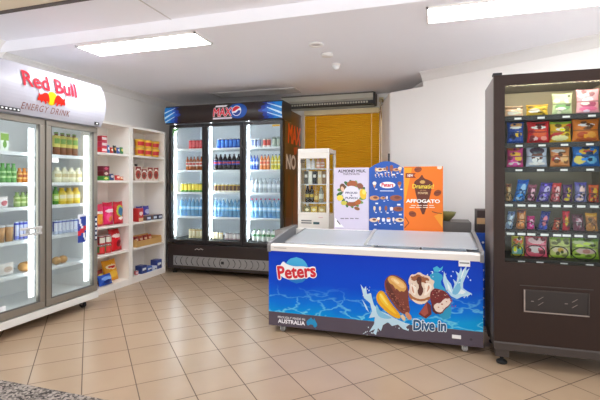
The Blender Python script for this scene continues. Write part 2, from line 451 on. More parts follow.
box(.05, La, -.225, -.09, 2.285, 2.33).build('outlet', BLACK, t)
f = MB()
for i in range(30): f.box(.16 + i * .036, .185 + i * .036, -.231, -.2255, 2.296, 2.32)
f.build('louver_panel', mat('pale_grey_louver', (180, 176, 160), .5), t)
box(La, La + .03, -.24, -.06, 2.272, 2.43).build('end_cap', BLACK, t)
box(.0, La, -.21, -.02, 2.4305, 2.444).build('mounting_plate', mat('dark_metal_trim', (104, 96, 90), 0.5), t)
t = thing('cable_bundle', 'tangle of pale wires and bracket beside the end of the air curtain', 'cable', (-.66, 5.80, 2.24))
MB().tube([(0, 0, .14), (.03, -.03, .1), (.01, -.05, .04), (.04, -.02, 0.0), (.03, 0, -.12)], .008, 6).build('cable', mat('cream_cable', (220, 208, 180), .6), t, True)
MB().tube([(.02, 0, .13), (.05, -.02, .11), (.05, -.05, .05), (.015, -.03, 0.02), (.04, 0.0, -.2)], .006, 6).build('cable', mat('brown_cord', (150, 110, 60), .7), t, True)
box(-.005, .055, -.01, .02, .09, .15).build('bracket', mat('cream_valance', (222, 204, 158), 0.6), t)

# ------------------------------------------------------------------ products
ORD = ['', 'second', 'third', 'fourth', 'fifth', 'sixth', 'seventh', 'eighth', 'ninth']
NUM = ['zero', 'one', 'two', 'three', 'four', 'five', 'six', 'seven', 'eight', 'nine', 'ten']
def ordinal(i, n):
    if n == 1: return ''
    if i == 0: return 'leftmost of %s ' % NUM[n]
    if i == n - 1: return 'rightmost of %s ' % NUM[n]
    if n == 3: return 'middle of three '
    return '%s from left of %s ' % (ORD[i], NUM[n])
PROTO = {}
def instance(key, maker):
    """first call builds the thing and its parts, later calls copy it and each part"""
    if key not in PROTO:
        PROTO[key] = r = maker(); return r
    src = PROTO[key]
    r = src.copy(); COL.objects.link(r)
    for ch in list(src.children):
        c = ch.copy(); COL.objects.link(c); c.parent = r
    return r
def put(key, maker, name, loc, rotz, label, cat, group=None, tilt=0.0):
    r = instance(key, maker); r.name = name
    r.rotation_euler = (tilt, 0, rotz); r.rotation_mode = 'XYZ'
    lo = 0.0
    if tilt:                                               # a leaning thing rests on its lowest edge
        ct, st = math.cos(tilt), math.sin(tilt)
        lo = min(v.co.y * st + v.co.z * ct for ch in r.children for v in ch.data.vertices)
    r.location = (loc[0], loc[1], loc[2] - min(lo, 0.0) + (.0005 if tilt else 0))
    tag(r, ' '.join(label.split()), cat)
    if group: r['group'] = group
    elif 'group' in r: del r['group']
    return r
def empty(n):
    o = bpy.data.objects.new(n, None); COL.objects.link(o); o.empty_display_size = .05; return o

def can(w, h, base, band=None, logo=None, top=(190, 190, 190)):
    def mk():
        r = w / 2; root = empty('drink_can')
        prof = [(r * .78, 0), (r * .95, h * .04)] + [(r, h * q) for q in (.10, .22, .34, .46, .58, .70, .80, .88)] + [(r * .97, h * .92), (r * .86, h * .965)]
        def col(i, j):
            z = (i - .5) / 10; a = (j + .5) / 16
            front = abs(((a - .75 + .5) % 1) - .5) * 2        # 0 at the side facing the shopper
            if i >= 10 or i == 0: return top
            if logo and front < .42 and 3 <= i <= 7: return logo
            if band and (i <= 2 or i >= 9): return band
            return base
        MB().lathe(prof, 16, col=col).build('body', CANM, root, True)
        MB().lathe([(r * .86, h * .9652), (r * .86, h), (r * .78, h * .998), (r * .76, h * .97)], 16).build('lid', CHROME, root, True)
        return root
    return mk
def bottle(w, h, bodym, capc, labc=None, lab2=None, lz=(.30, .62), neck=.30, fill=None):
    def mk():
        r = w / 2; root = empty('bottle')
        prof = [(r * .8, 0), (r, h * .03), (r, h * .2), (r * .96, h * .3), (r, h * .4), (r, h * .62), (r * .92, h * .72), (r * .6, h * .82), (r * neck * 1.15, h * .88), (r * neck, h * .93)]
        MB().lathe(prof, 14).build('body', bodym, root, True)
        q = r * neck * 1.25
        MB().lathe([(q, h * .931), (q, h * .995), (q * .9, h)], 12).build('cap', mat('cap_%02x%02x%02x' % capc, capc, .4), root)
        if labc:
            z0, z1 = lz; R2 = r * 1.015
            def col(i, j):
                a = (j + .5) / 16; fr = abs(((a - .75 + .5) % 1) - .5) * 2
                return lab2 if (lab2 and fr < .34 and i == 1) else labc
            zs = [z0, z0 + (z1 - z0) * .3, z0 + (z1 - z0) * .75, z1]
            secs = [[(R2 * math.cos(k * 2 * math.pi / 16), R2 * math.sin(k * 2 * math.pi / 16), h * z) for k in range(16)] for z in zs]
            MB().loft(secs, 0, False, col).build('label', PRINT, root, True)
        return root
    return mk
def region_col(base, regs, band=None):
    def f(u, v):
        for kind, cx, cz, rx, rz, c in reversed(regs):
            if kind == 'e' and ((u - cx) / rx) ** 2 + ((v - cz) / rz) ** 2 < 1: return c
            if kind == 'r' and abs(u - cx) < rx and abs(v - cz) < rz: return c
            if kind == 's' and abs(((v - cz) - (u - cx) * 0.6)) < rz and abs(u - cx) < rx: return c
        if band and (v > .93 or v < .05): return band
        return base
    return f
def bag(w, h, d, colf, shear=0.0, back=None):
    def mk():
        root = empty('chip_bag'); nu, nv = 28, 34; rr = random.Random(hash((round(w, 3), round(h, 3))) & 255)
        ph = [rr.random() * 6 for _ in range(6)]
        def th(u, v):
            a = max(0, math.sin(math.pi * u)) ** .55 * max(0, math.sin(math.pi * (.04 + .92 * v) if .04 < v < .96 else 0)) ** .55
            wr = 1 + .10 * math.sin(9 * u + ph[0]) * math.sin(7 * v + ph[1]) + .06 * math.sin(17 * v + ph[2])
            return d / 2 * a * wr + .0015
        def fr(s):
            def g(u, v):
                sq = 1 - .09 * math.sin(math.pi * min(1, max(0, v)))
                return ((u - .5) * w * sq + shear * h * v, s * th(u, v) - 0.0, .004 + h * v * (1 - .03 * math.sin(math.pi * u)))
            return g
        m = MB(); m.grid(nu, nv, fr(-1), 0, colf); m.grid(nu, nv, fr(1), 0, (lambda u, v: back or colf(0.03, 0.5)), flip=True)
        for j in range(nv):                                   # side seams
            for u in (0, 1):
                a, b, c, e = fr(-1)(u, j / nv), fr(-1)(u, (j + 1) / nv), fr(1)(u, (j + 1) / nv), fr(1)(u, j / nv)
                m.quad(*((a, b, c, e) if u == 0 else (e, c, b, a)), 0, colf(u, .5))
        for i in range(nu):
            for v in (0, 1):
                a, b, c, e = fr(-1)(i / nu, v), fr(-1)((i + 1) / nu, v), fr(1)((i + 1) / nu, v), fr(1)(i / nu, v)
                m.quad(*((a, e, c, b) if v == 0 else (a, b, c, e)), 0, colf(.5, v))
        m.build('pouch', FOIL, root, True)
        return root
    return mk
def carton(w, d, h, base, front=None, regs=None, top=None, n=16):
    def mk():
        root = empty('carton'); b = MB(); b.box(-w / 2, w / 2, -d / 2, d / 2, 0, h, 0, top or base)
        b.c[-6 + 2] = front or base; b.c[-6 + 0] = base
        for k in (3, 4, 5): b.c[-6 + k] = base
        b.build('box', PRINT, root, bevel=min(.003, w * .04))
        if regs is not None:
            MB().grid(n, n, lambda u, v: ((u - .5) * w * .94, -d / 2 - .0012, h * (.03 + .94 * v)), 0, region_col(front or base, regs)).build('front_print', PRINT, root)
        return root
    return mk
def bread(w, h):
    def mk():
        root = empty('bread_roll')
        secs = []
        for i in range(9):
            a = math.pi * i / 8; rr = max(.06, math.sin(a)) ** .6
            secs.append([(-w / 2 * math.cos(a), h / 2 * 1.15 * rr * math.cos(q), h / 2 + h / 2 * rr * math.sin(q)) for q in [2 * math.pi * k / 12 for k in range(12)]])
        MB().loft(secs).build('crust', mat('baked_crust', (206, 158, 98), .6, var=.15, scale=25), root, True)
        MB().tube([(-w * .25, -h * .35, h * .86), (0, -h * .42, h * .93), (w * .25, -h * .35, h * .86)], h * .04, 6).build('glaze_line', mat('baked_edge', (168, 118, 64), .6), root)
        return root
    return mk

def row_on_Y(key, maker_of, n, xa, xb, Yp, z, name, desc, place, cat, group, rot=0.0, wmax=None, jit=.0):
    """n items side by side in a line of constant Y between image columns xa..xb"""
    x0, x1 = onY(xa, 181, Yp).x, onY(xb, 181, Yp).x; st = (x1 - x0) / n; w = min(st * .94, wmax or 9)
    for i in range(n):
        mk = maker_of(w)
        put(key, mk, name, (x0 + st * (i + .5), Yp + random.uniform(-jit, jit), z), rot, ordinal(i, n) + desc + ' ' + place, cat, group)
def row_on_X(key, maker_of, n, xa, xb, Xp, z, name, desc, place, cat, group, wmax=None):
    y0, y1 = onX(xa, 181, Xp).y, onX(xb, 181, Xp).y; st = (y1 - y0) / n; w = min(st * .94, wmax or 9)
    for i in range(n):
        put(key, maker_of(w), name, (Xp, y0 + st * (i + .5), z), math.pi / 2, ordinal(i, n) + desc + ' ' + place, cat, group)

# ------------------------------------------------------------------ tall black three-door fridge
PF = thing('drinks_fridge', 'tall dark three door glass drinks fridge with blue ended header', 'fridge', (-3.41, 4.95, 0))
Wp, Dp = 1.655, .80
INNER = mat('white_fridge_liner', (246, 249, 252), .5, var=.01)
f = MB(); f.box(0, .03, .07, Dp, .40, 2.18); f.box(Wp - .03, Wp, .07, Dp, .40, 2.18); f.box(.03, Wp - .03, Dp - .03, Dp, .40, 2.18); f.box(.03, Wp - .03, .07, Dp - .03, 2.14, 2.18)
f.build('cabinet', mat('dark_brown_cabinet', (92, 64, 36), .35), PF)
f = MB(); f.box(.0305, .036, .075, Dp - .031, .44, 2.139); f.box(Wp - .036, Wp - .0305, .075, Dp - .031, .44, 2.139); f.box(.036, Wp - .036, Dp - .036, Dp - .0305, .44, 2.139); f.box(.036, Wp - .036, .075, Dp - .037, .41, .44); f.box(.036, Wp - .036, .075, Dp - .037, 2.10, 2.139)
for k in (1, 2): f.box(Wp * k / 3 - .014, Wp * k / 3 + .014, .075, .15, .441, 2.099)
f.build('liner', INNER, PF)
f = MB(); f.box(-.008, Wp + .008, -.02, Dp, .07, .40)
f.build('base', DKBROWN, PF, bevel=.008)
f = MB()
GX0, GX1, GZ0, GZ1 = .09, 1.60, .115, .245
f.box(GX0, GX1, -.026, -.0205, GZ0, GZ1, 0)
f.build('grille', mat('grey_perforated_grille', (150, 148, 146), .45, metal=.3), PF)
f = MB()
for k in range(18):
    x = GX0 + .06 + k * .083; s = 1 if k > 8 else -1
    pts = [(x + s * .03 * (1 - (2 * q - 1) ** 2), -.0275, GZ0 + .012 + q * (GZ1 - GZ0 - .024)) for q in [i / 8 for i in range(9)]]
    f.tube(pts, .0035, 5)
f.build('grille_slots', BLACK, PF)
box(GX0 + .72, GX0 + .76, -.030, -.0265, .165, .20).build('badge', BLACK, PF)
for x in (.06, Wp - .06):
    for y in (.06, Dp - .08): MB().lathe([(.03, 0), (.03, .012), (.012, .016), (.012, .0695)], 12, x, y).build('foot', RUBBER, PF)
f = MB(); f.tube([(.42, -.022, .335), (.45, -.023, .35), (.48, -.023, .338), (.51, -.023, .352), (.54, -.022, .34)], .005, 6); f.build('badge', mat('silver_script', (190, 186, 184), .3), PF)
# header
HZ0, HZ1 = 2.02, 2.255
def hy(z): q = (z - HZ0) / (HZ1 - HZ0); return -.045 - .035 * math.sin(math.pi * q) ** .7
prof = [(hy(HZ0 + (HZ1 - HZ0) * i / 10), HZ0 + (HZ1 - HZ0) * i / 10) for i in range(11)]
MB().prism([(.3, HZ0)] + prof + [(.3, HZ1)], lambda a, b: (-.012, a, b), lambda a, b: (Wp + .012, a, b)).build('header', DKBROWN, PF, recalc=True)
def hmap(u, v): return (u, hy(v) - .003, v)
def burst(flip):
    def c(u, v):
        if flip: u = 1 - u
        s1 = abs(v - (.28 + .62 * u)) < .07 * (1 - u); s2 = abs(v - (.62 + .5 * u)) < .05 * (1 - u); s3 = abs(v - (.05 + .5 * u)) < .045 * (1 - u)
        if u < .62 and (s1 or s2 or s3): return (196, 232, 250)
        e = u + .10 * math.sin(9 * v) + .06 * math.sin(23 * v)
        if e < .45: return (10, 130, 214)
        if e < .68: return (18, 92, 196)
        if e < .86: return (22, 52, 150)
        return (40, 32, 46)
    return c
for x0, x1, fl in ((-.012, .24, 0), (Wp - .30, Wp + .012, 1)):
    MB().grid(72, 40, lambda u, v: hmap(x0 + (x1 - x0) * u, HZ0 + .012 + (HZ1 - HZ0 - .03) * v), 0, burst(fl)).build('header_print', PRINT, PF, label='blue burst print')
cx = (onY(226, 115, 4.88).x + 3.41); cz = 2.135
f = MB(); MW = .185
f.decal(banded(pgeo(ell(cx + .165, cz + .01, .135, .095))), hmap, 0, (24, 84, 176))
for dx, b_, c_ in ((0, .06, (245, 245, 250)), (0, .03, (222, 40, 62))):
    v_ = fit(text_geo('MAX', b_, .15), cx - MW + .005, cx + .09, cz - .052, cz + .058, text_geo('MAX', .03, .15))
    f.decal(banded(v_, 6), (lambda u, v, o=b_: (u, hy(v) - (.005 if o > .04 else .007), v)), 0, c_)
f.decal(pgeo([(cx - .16, cz + .07), (cx + .0, cz + .07), (cx + .02, cz + .092), (cx - .14, cz + .092)]), hmap, 0, (236, 236, 240))
f.decal(pgeo([(cx - .19, cz - .085), (cx + .08, cz - .085), (cx + .09, cz - .065), (cx - .185, cz - .065)]), hmap, 0, (226, 222, 230))
g2 = lambda u, v: (u, hy(v) - .006, v); g3 = lambda u, v: (u, hy(v) - .008, v)
gx, gz, gr_ = cx + .155, cz + .01, .066
f.decal(banded(pgeo(ell(gx, gz, gr_, gr_)), 8), g2, 0, (246, 246, 250))
def arc(a0, a1, r, n=10): return [(gx + r * math.cos(math.radians(a0 + (a1 - a0) * i / n)), gz + r * math.sin(math.radians(a0 + (a1 - a0) * i / n))) for i in range(n + 1)]
f.decal(pgeo(arc(35, 190, gr_ * .88) + [(gx - .02, gz - .004), (gx + .02, gz + .022)]), g3, 0, (216, 32, 50))
f.decal(pgeo(arc(205, 360, gr_ * .88) + [(gx + .03, gz + .006), (gx - .01, gz - .026)]), g3, 0, (18, 60, 150))
f.build('logo', PRINT, PF, label='MAX lettering with round red white and blue emblem')
# side print
f = MB(); SX = Wp + .0015
def smap(u, v): return (SX, u, v)
f.decal(fit(text_geo('MAX', .05, .12), .18, .75, 1.74, 2.0), smap, 0, (240, 86, 24), (1, 0, 0))
f.decal(pgeo([(.42, 1.70), (.60, 1.72), (.55, 1.62), (.45, 1.60)]), smap, 0, (200, 74, 26))
f.decal(fit(text_geo('NO', .04), .12, .52, 1.40, 1.60), smap, 0, (238, 234, 226), (1, 0, 0))
f.build('side_lettering', PRINT, PF, label='orange and white lettering')
f = MB()
for k, (a, b, c) in enumerate(((.12, .34, (128, 70, 30)), (.40, .62, (150, 84, 36)))):
    f.decal(pgeo(smooth_poly([(a, .42), (b, .42), (b, .95), (b - .05, 1.15), ((a + b) / 2 + .03, 1.34), ((a + b) / 2 - .03, 1.34), (a + .05, 1.15), (a, .95)])), smap, 0, c)
f.build('side_print', PRINT, PF, label='brown bottle pictures')
# doors
for k in range(3):
    a, b = Wp * k / 3 + .004, Wp * (k + 1) / 3 - .004; z0, z1 = .415, 2.012; w = .036
    f = MB(); f.box(a, b, 0, .05, z0, z0 + .045); f.box(a, b, 0, .05, z1 - .04, z1); f.box(a, a + w, 0, .05, z0 + .045, z1 - .04); f.box(b - w, b, 0, .05, z0 + .045, z1 - .04)
    d = f.build('door', DKFRAME, PF, bevel=.004)
    box(a + w, b - w, .02, .026, z0 + .045, z1 - .04).build('pane', GLASS, d)
    box(b - .022, b - .008, -.022, -.001, .95, 1.45).build('handle', BLACK, d, bevel=.003)
    if k == 0: MB().poly([(a + w + .01, .0195, 1.965), (a + w + .11, .0195, 1.965), (a + w + .05, .0195, 1.92), (a + w + .01, .0195, 1.86)], 0).build('sticker', mat('green_leaf_sticker', (120, 176, 112), .5), d)
    if k == 2: box(b - w - .11, b - w - .01, .0185, .0195, 1.94, 1.962).build('sticker', mat('yellow_sticker', (236, 190, 40), .5), d)
    box(a + .040, a + .047, .085, .10, .50, 2.05).build('led_tube', LED, PF)
box(.06, Wp - .06, .10, .12, 2.085, 2.0995).build('led_tube', LED, PF)
PSZ = [1.69, 1.395, 1.095, .765]; PFLOOR = .46
wire = mat('white_wire_shelf', (232, 236, 240), .4)
for k in range(3):
    a, b = Wp * k / 3 + .02, Wp * (k + 1) / 3 - .02
    if k == 0: a = .04
    if k == 2: b = Wp - .04
    for z in PSZ:
        f = MB(); f.box(a, b, .12, .60, z - .012, z); f.box(a, b, .105, .12, z - .024, z + .004)
        f.build('shelf', wire, PF)
    box(a, b, .12, .60, .4405, PFLOOR).build('bottom_rack', mat('dark_grey_rack', (90, 92, 96), .5), PF)
PY = 5.11
def sp(px, py): return mpp(onY(px, py, PY))
BAY = ['left', 'middle', 'right']
SHN = ['top shelf', 'second shelf', 'third shelf', 'fourth shelf', 'floor']
def pf(bay, sh, key, fn, n, xa, xb, name, desc, cat, wmax=None):
    z = (PSZ + [PFLOOR])[sh] + (.001 if sh < 4 else .001)
    row_on_Y(key, fn, n, xa, xb, PY, z, name, desc, '%s, %s of black fridge' % (SHN[sh], BAY[bay] + ' bay'), cat, '%s on the %s of the black fridge %s bay' % (desc, SHN[sh], BAY[bay]), wmax=wmax)
c_ = can
pf(0, 0, 'pc1', lambda w: can(w, .125, (206, 34, 48), None, (226, 96, 104)), 4, 189, 203, 'drink_can', 'red cans', 'can', .062)
pf(0, 1, 'pc2', lambda w: bottle(w, .19, mat('amber_drink', (166, 84, 36), .15), (120, 50, 30), (232, 222, 214), (200, 60, 50)), 5, 186, 203, 'drink_bottle', 'amber bottles', 'bottle')
pf(0, 2, 'pc3', lambda w: can(w, .125, (236, 190, 30), (80, 160, 60), (250, 226, 90)), 6, 181, 203, 'drink_can', 'yellow cans', 'can', .062)
pf(0, 3, 'pw', lambda w: bottle(w, .255, WATER, (236, 240, 246), (120, 186, 226), (220, 236, 246), (.34, .56)), 6, 180, 203, 'water_bottle', 'water bottles', 'bottle')
pf(0, 4, 'pc4', lambda w: can(w, .135, (214, 178, 96), (236, 220, 170), (250, 240, 210)), 4, 189, 203, 'drink_can', 'gold cans', 'can')
pf(1, 0, 'pc5', lambda w: can(w, .125, (28, 84, 190), None, (70, 130, 222)), 6, 217, 241, 'drink_can', 'blue cans', 'can', .066)
pf(1, 1, 'pc6', lambda w: bottle(w, .215, mat('dark_cola', (38, 24, 26), .12), (30, 30, 40), (40, 70, 160), (190, 40, 50), (.34, .58)), 6, 214, 241, 'drink_bottle', 'cola bottles', 'bottle', .072)
pf(1, 2, 'pc7', lambda w: can(w, .115, (226, 196, 84), (250, 244, 230), (110, 78, 60)), 7, 214, 241, 'drink_can', 'yellow white cans', 'can', .06)
pf(1, 3, 'pw', lambda w: None, 7, 214, 241, 'water_bottle', 'water bottles', 'bottle')
pf(1, 4, 'pc8', lambda w: can(w, .10, (222, 186, 92), (250, 236, 200), (250, 240, 220)), 3, 212, 223, 'drink_can', 'short gold cans', 'can')
pf(1, 4, 'pc9', lambda w: can(w, .09, (226, 220, 226), (200, 160, 170), (250, 240, 240)), 4, 225, 241, 'drink_can', 'pale pink cans', 'can')
pf(2, 0, 'pc10', lambda w: can(w, .11, (96, 108, 152), (190, 196, 210), (140, 150, 190)), 3, 250, 261, 'drink_can', 'grey blue cans', 'can')
pf(2, 0, 'pc11', lambda w: can(w, .11, (222, 160, 150), (240, 226, 220), (206, 70, 60)), 2, 263, 271, 'drink_can', 'salmon cans', 'can')
pf(2, 0, 'pc12', lambda w: can(w, .13, (96, 122, 110), (170, 190, 180), (190, 200, 190)), 2, 272, 281, 'drink_can', 'grey green cans', 'can')
pf(2, 1, 'pc13', lambda w: bottle(w, .19, mat('blue_drink', (70, 96, 176), .15), (40, 60, 150), (120, 140, 206), (210, 220, 240)), 3, 250, 259, 'drink_bottle', 'blue bottles', 'bottle')
pf(2, 1, 'pc14', lambda w: bottle(w, .20, mat('orange_drink', (232, 140, 84), .15), (60, 80, 170), (244, 190, 160), (220, 90, 60)), 3, 260, 270, 'drink_bottle', 'orange bottles', 'bottle')
pf(2, 1, 'pc15', lambda w: bottle(w, .20, mat('lemon_drink', (228, 214, 84), .15), (60, 80, 170), (244, 240, 190), (230, 200, 60)), 3, 271, 281, 'drink_bottle', 'lemon bottles', 'bottle')
pf(2, 2, 'pc16', lambda w: bottle(w, .19, clear_plastic('clear_soda', (214, 222, 230), .6), (190, 196, 206), (206, 212, 222), (240, 244, 248)), 7, 250, 281, 'drink_bottle', 'clear bottles', 'bottle')
pf(2, 3, 'pw2', lambda w: bottle(w, .255, WATER, (214, 60, 96), (150, 196, 228), (226, 238, 246), (.34, .56)), 7, 250, 281, 'water_bottle', 'red capped water bottles', 'bottle')
pf(2, 4, 'pc17', lambda w: bottle(w, .155, mat('milk_white', (244, 246, 244), .3), (70, 150, 90), (236, 240, 236), (70, 150, 90), (.3, .7)), 6, 252, 281, 'drink_bottle', 'white milk bottles', 'bottle')

# ------------------------------------------------------------------ left white-header double fridge
RB = thing('drinks_fridge', 'white two door energy drink fridge with silver door frames', 'fridge', (-3.177, 2.22, 0), math.pi / 2)
Wr, Dr = 1.21, .60                                     # local x runs along the wall, local y goes to the wall
f = MB(); f.box(0, .04, .055, Dr, .15, 2.12); f.box(Wr - .04, Wr, .055, Dr, .15, 2.12); f.box(.04, Wr - .04, Dr - .04, Dr, .15, 2.12); f.box(.04, Wr - .04, .055, Dr - .04, 2.04, 2.12); f.box(.04, Wr - .04, .055, Dr - .04, .15, .19)
f.build('cabinet', WHITE, RB)
f = MB(); f.box(0, Wr, .0, Dr, .085, .149); f.build('base', mat('pale_grey_base', (226, 224, 218), .4), RB, bevel=.004)
for x in (.05, Wr - .10):
    for y in (.10, Dr - .1):
        c = MB().lathe([(.02, .06), (.02, .0845)], 10, x, y).build('caster', GREYM, RB)
        q = MB(); q.loft([[(x + sx, y + .03 * math.cos(a), .032 + .03 * math.sin(a)) for a in [2 * math.pi * k / 16 for k in range(16)]] for sx in (-.014, .014)]); q.build('wheel', RUBBER, c)
        MB().box(x - .02, x - .015, y - .012, y + .012, .03, .062).box(x + .015, x + .02, y - .012, y + .012, .03, .062).build('fork', GREYM, c)
# bulged header
RZ0, RZ1 = 1.79, 2.195
def ry(z): q = min(1, max(0, (z - RZ0) / (RZ1 - RZ0))); return -.002 - .085 * math.sin(math.pi * (q * .88 + .06)) ** .75
prof = [(ry(RZ0 + (RZ1 - RZ0) * i / 14), RZ0 + (RZ1 - RZ0) * i / 14) for i in range(15)]
MB().prism([(.054, RZ0)] + prof + [(.20, RZ1), (.20, 2.125), (.054, 2.125)], lambda a, b: (-.005, a, b), lambda a, b: (Wr, a, b)).build('header', mat('white_glossy_header', (186, 184, 194), .35, spec=.3, var=.01), RB, recalc=True)
def rl(px, py):                                        # photo point on the header to local (x, z)
    p = onX(px, py, -3.11); return (p.y - 2.22, p.z)
def rmap(d=.005): return lambda u, v: (u, ry(v) - d, v)
f = MB()
xa, za = rl(21, 90); xb, zb = rl(75, 98)
RED = (196, 16, 44)
zt0, zt1 = rl(21, 71)[1], rl(75, 84)[1]
base_z, top_z = (za + zb) / 2 + .018, (zt0 + zt1) / 2 + .006
f.decal(banded(fit(text_geo('Red Bull', .02), xa, xb, base_z, top_z), 18), rmap(.008), 0, RED)
f.build('lettering', HPRINT, RB, label='red Red Bull lettering')
f = MB(); ea, eza = rl(22, 105); eb, ezb = rl(70, 114)
f.decal(banded(fit(text_geo('ENERGY DRINK', 0.0, .05, 1.15), ea, eb, (eza + ezb) / 2 - .026, (eza + ezb) / 2 + .026), 5), rmap(), 0, (140, 92, 82))
f.build('lettering', HPRINT, RB, label='thin ENERGY DRINK lettering')
lx, lz = rl(50, 99.5)
f = MB(); f.decal(banded(pgeo(ell(lx, lz + .006, .050, .058))), rmap(.005), 0, (236, 186, 16))
bull = [(0.008, .000), (.022, .036), (.05, .058), (.085, .052), (.12, .03), (.15, .022), (.168, .046), (.172, .03), (.165, .006), (.178, -.018), (.176, -.04), (.15, -.035), (.128, -.038), (.12, -.06), (.108, -.05), (.10, -.032), (.075, -.04), (.055, -.066), (.04, -.05), (.05, -.03), (.03, -.028), (.014, -.05), (.004, -.03)]
for s in (-1, 1):
    pts = [(lx + s * (.020 + p[0] * .66), lz + p[1] * .80) for p in bull]
    f.decal(banded(pgeo(pts if s < 0 else pts[::-1])), rmap(.0075), 0, (206, 34, 18))
    horn = [(lx + s * (.020 + p * .66), lz + q * .80) for p, q in ((.162, .03), (.178, .05), (.172, .078), (.166, .076), (.17, .052), (.155, .034))]
    f.decal(pgeo(horn), rmap(.008), 0, (110, 84, 60))
f.build('logo', HPRINT, RB, label='two red bulls charging before a yellow disc')
for px0, px1, w in ((-5, 15.5, 0), (90.5, 95, 1)):
    a = onX(px0, 116, -3.177).y - 2.22; b = onX(px1, 118, -3.177).y - 2.22
    yl = min(ry(1.828), ry(1.800)) - .001; o = box(a, b, yl - .0035, yl, 1.800, 1.828).build('label', BLACK, RB)
    q = MB()
    for k in range(5 if w == 0 else 1): q.poly([(x, yl - .0045, z) for x, z in ell(a + (b - a) * (k + .5) / (5 if w == 0 else 1), 1.814, .010 if w == 0 else .014, .006, 10)])
    q.build('mark', TAGW, o)
SILV = mat('brushed_silver_frame', (150, 143, 132), .36, metal=.45, var=.05)
DOORX = [(.012, .597), (.611, 1.196)]
RSZ = [onX(88, y, -3.27).z for y in (157, 182.5, 203, 231, 259)]
for k, (a, b) in enumerate(DOORX):
    z0, z1 = .158, 1.782; w = .048
    f = MB(); f.box(a, b, 0, .05, z0, z0 + .06); f.box(a, b, 0, .05, z1 - .05, z1); f.box(a, a + w, 0, .05, z0 + .06, z1 - .05); f.box(b - w, b, 0, .05, z0 + .06, z1 - .05)
    d = f.build('door', SILV, RB, bevel=.005)
    box(a + w, b - w, .02, .026, z0 + .06, z1 - .05).build('pane', GLASS, d)
    f = MB(); f.box(a + w, a + w + .006, .0, .019, z0 + .06, z1 - .05); f.box(b - w - .006, b - w, .0, .019, z0 + .06, z1 - .05); f.box(a + w, b - w, .0, .019, z0 + .06, z0 + .066)
    f.build('gasket', mat('dark_gasket', (96, 92, 88), .6), d)
    box(b - w - .052, b - w - .004, .062, .078, .26, 1.70).build('led_tube', glow('bright_led_tube', (248, 252, 255), 2.2), RB, bevel=.004)
box(.06, Wr - .06, .075, .10, 2.02, 2.039).build('led_tube', glow('soft_led_tube', (244, 250, 255), 3.5), RB)
f = MB(); f.box(.585, .625, .06, .092, .19, 2.04); f.build('divider', WHITE, RB)
for k in range(2):
    a, b = (.042, .583) if k == 0 else (.627, Wr - .042)
    for z in RSZ:
        f = MB(); f.box(a, b, .11, .52, z - .012, z); f.box(a, b, .095, .11, z - .026, z + .003); f.build('shelf', wire, RB)
# handle, stickers, lock
hl = lambda px, py: (onX(px, py, -3.17).y - 2.22, onX(px, py, -3.17).z)
hx, hz = hl(30, 231)
f = MB(); f.box(hx - .10, hx + .10, -.026, -.012, hz - .036, hz - .016); f.box(hx - .10, hx + .10, -.026, -.012, hz + .012, hz + .032)
for dx in (-.02, .085): f.box(hx + dx, hx + dx + .02, -.012, -.0005 if dx > 0 else .0195, hz - .036, hz + .032)
f.build('handle', mat('pale_chrome', (214, 212, 210), .3, metal=.3), RB, bevel=.003)
a = hl(80, 228); b = hl(92, 228)
o = MB().grid(8, 12, lambda u, v: (a[0] + (b[0] - a[0] - .045) * u, .0185, .66 + .27 * v), 0, lambda u, v: (206, 44, 60) if abs(v - .42 - .2 * (u - .5)) < .1 else ((226, 228, 236) if abs(u + v - 1.0) < .12 or v > .92 else (44, 66, 150))).build('sticker', PRINT, RB, label='blue and silver can sticker')
f = MB(); f.box(1.196 - .04, 1.196 - .012, -.004, -.0005, .66, .90); o = f.build('sticker', mat('navy_tape', (36, 40, 78), .5), RB)
q = MB()
for i in range(5): q.box(1.196 - .034, 1.196 - .018, -.0056, -.0045, .675 + i * .045, .70 + i * .045)
q.build('mark', TAGW, o)
box(.665, .75, .018, .0195, RSZ[0] - .075, RSZ[0] - .032).build('sticker', TAGW, RB)
a = hl(2, 312)
box(a[0] - .07, a[0] + .05, .018, .0195, .228, .268).build('sticker', TAGW, RB)
RX = -3.34
def rb(door, sh, key, fn, n, xa, xb, name, desc, cat, wmax=None):
    z = (RSZ + [.19])[sh] + .001
    row_on_X(key, fn, n, xa, xb, RX, z, name, desc, '%s behind %s silver door' % (['top shelf', 'second shelf', 'third shelf', 'fourth shelf', 'fifth shelf'][sh], ['left', 'right'][door]), cat, '%s on %s shelf of the white fridge, %s door' % (desc, ORD[sh] or 'top', ['left', 'right'][door]), wmax)
rb(1, 0, 'r1', lambda w: bottle(w, .215, mat('brown_tea', (120, 66, 32), .15), (110, 150, 60), (214, 200, 96), (120, 170, 70), (.35, .85), .45), 4, 53, 77, 'drink_bottle', 'iced tea bottles', 'bottle', .075)
rb(1, 1, 'r2', lambda w: bottle(w, .145, mat('cream_drink', (226, 220, 190), .2), (226, 226, 210), (236, 232, 206), (206, 190, 140), (.2, .7), .45), 4, 53, 81, 'drink_bottle', 'cream bottles', 'bottle', .085)
rb(1, 2, 'r3g', lambda w: bottle(w, .165, mat('green_drink', (96, 160, 60), .15), (60, 130, 50), (170, 206, 90), (230, 236, 190), (.2, .6), .4), 1, 53, 58, 'drink_bottle', 'green bottle', 'bottle')
rb(1, 2, 'r3', lambda w: bottle(w, .155, mat('yellow_juice', (232, 196, 40), .15), (236, 190, 30), (240, 214, 90), (246, 236, 210), (.2, .7), .5), 3, 58, 79, 'drink_bottle', 'yellow juice bottles', 'bottle', .09)
ECAN = lambda w: can(w, .135, (44, 66, 176), (190, 200, 226), (226, 228, 240), (206, 210, 220))
rb(1, 3, 'r4', ECAN, 7, 53, 80, 'energy_can', 'blue silver cans', 'can', .056)
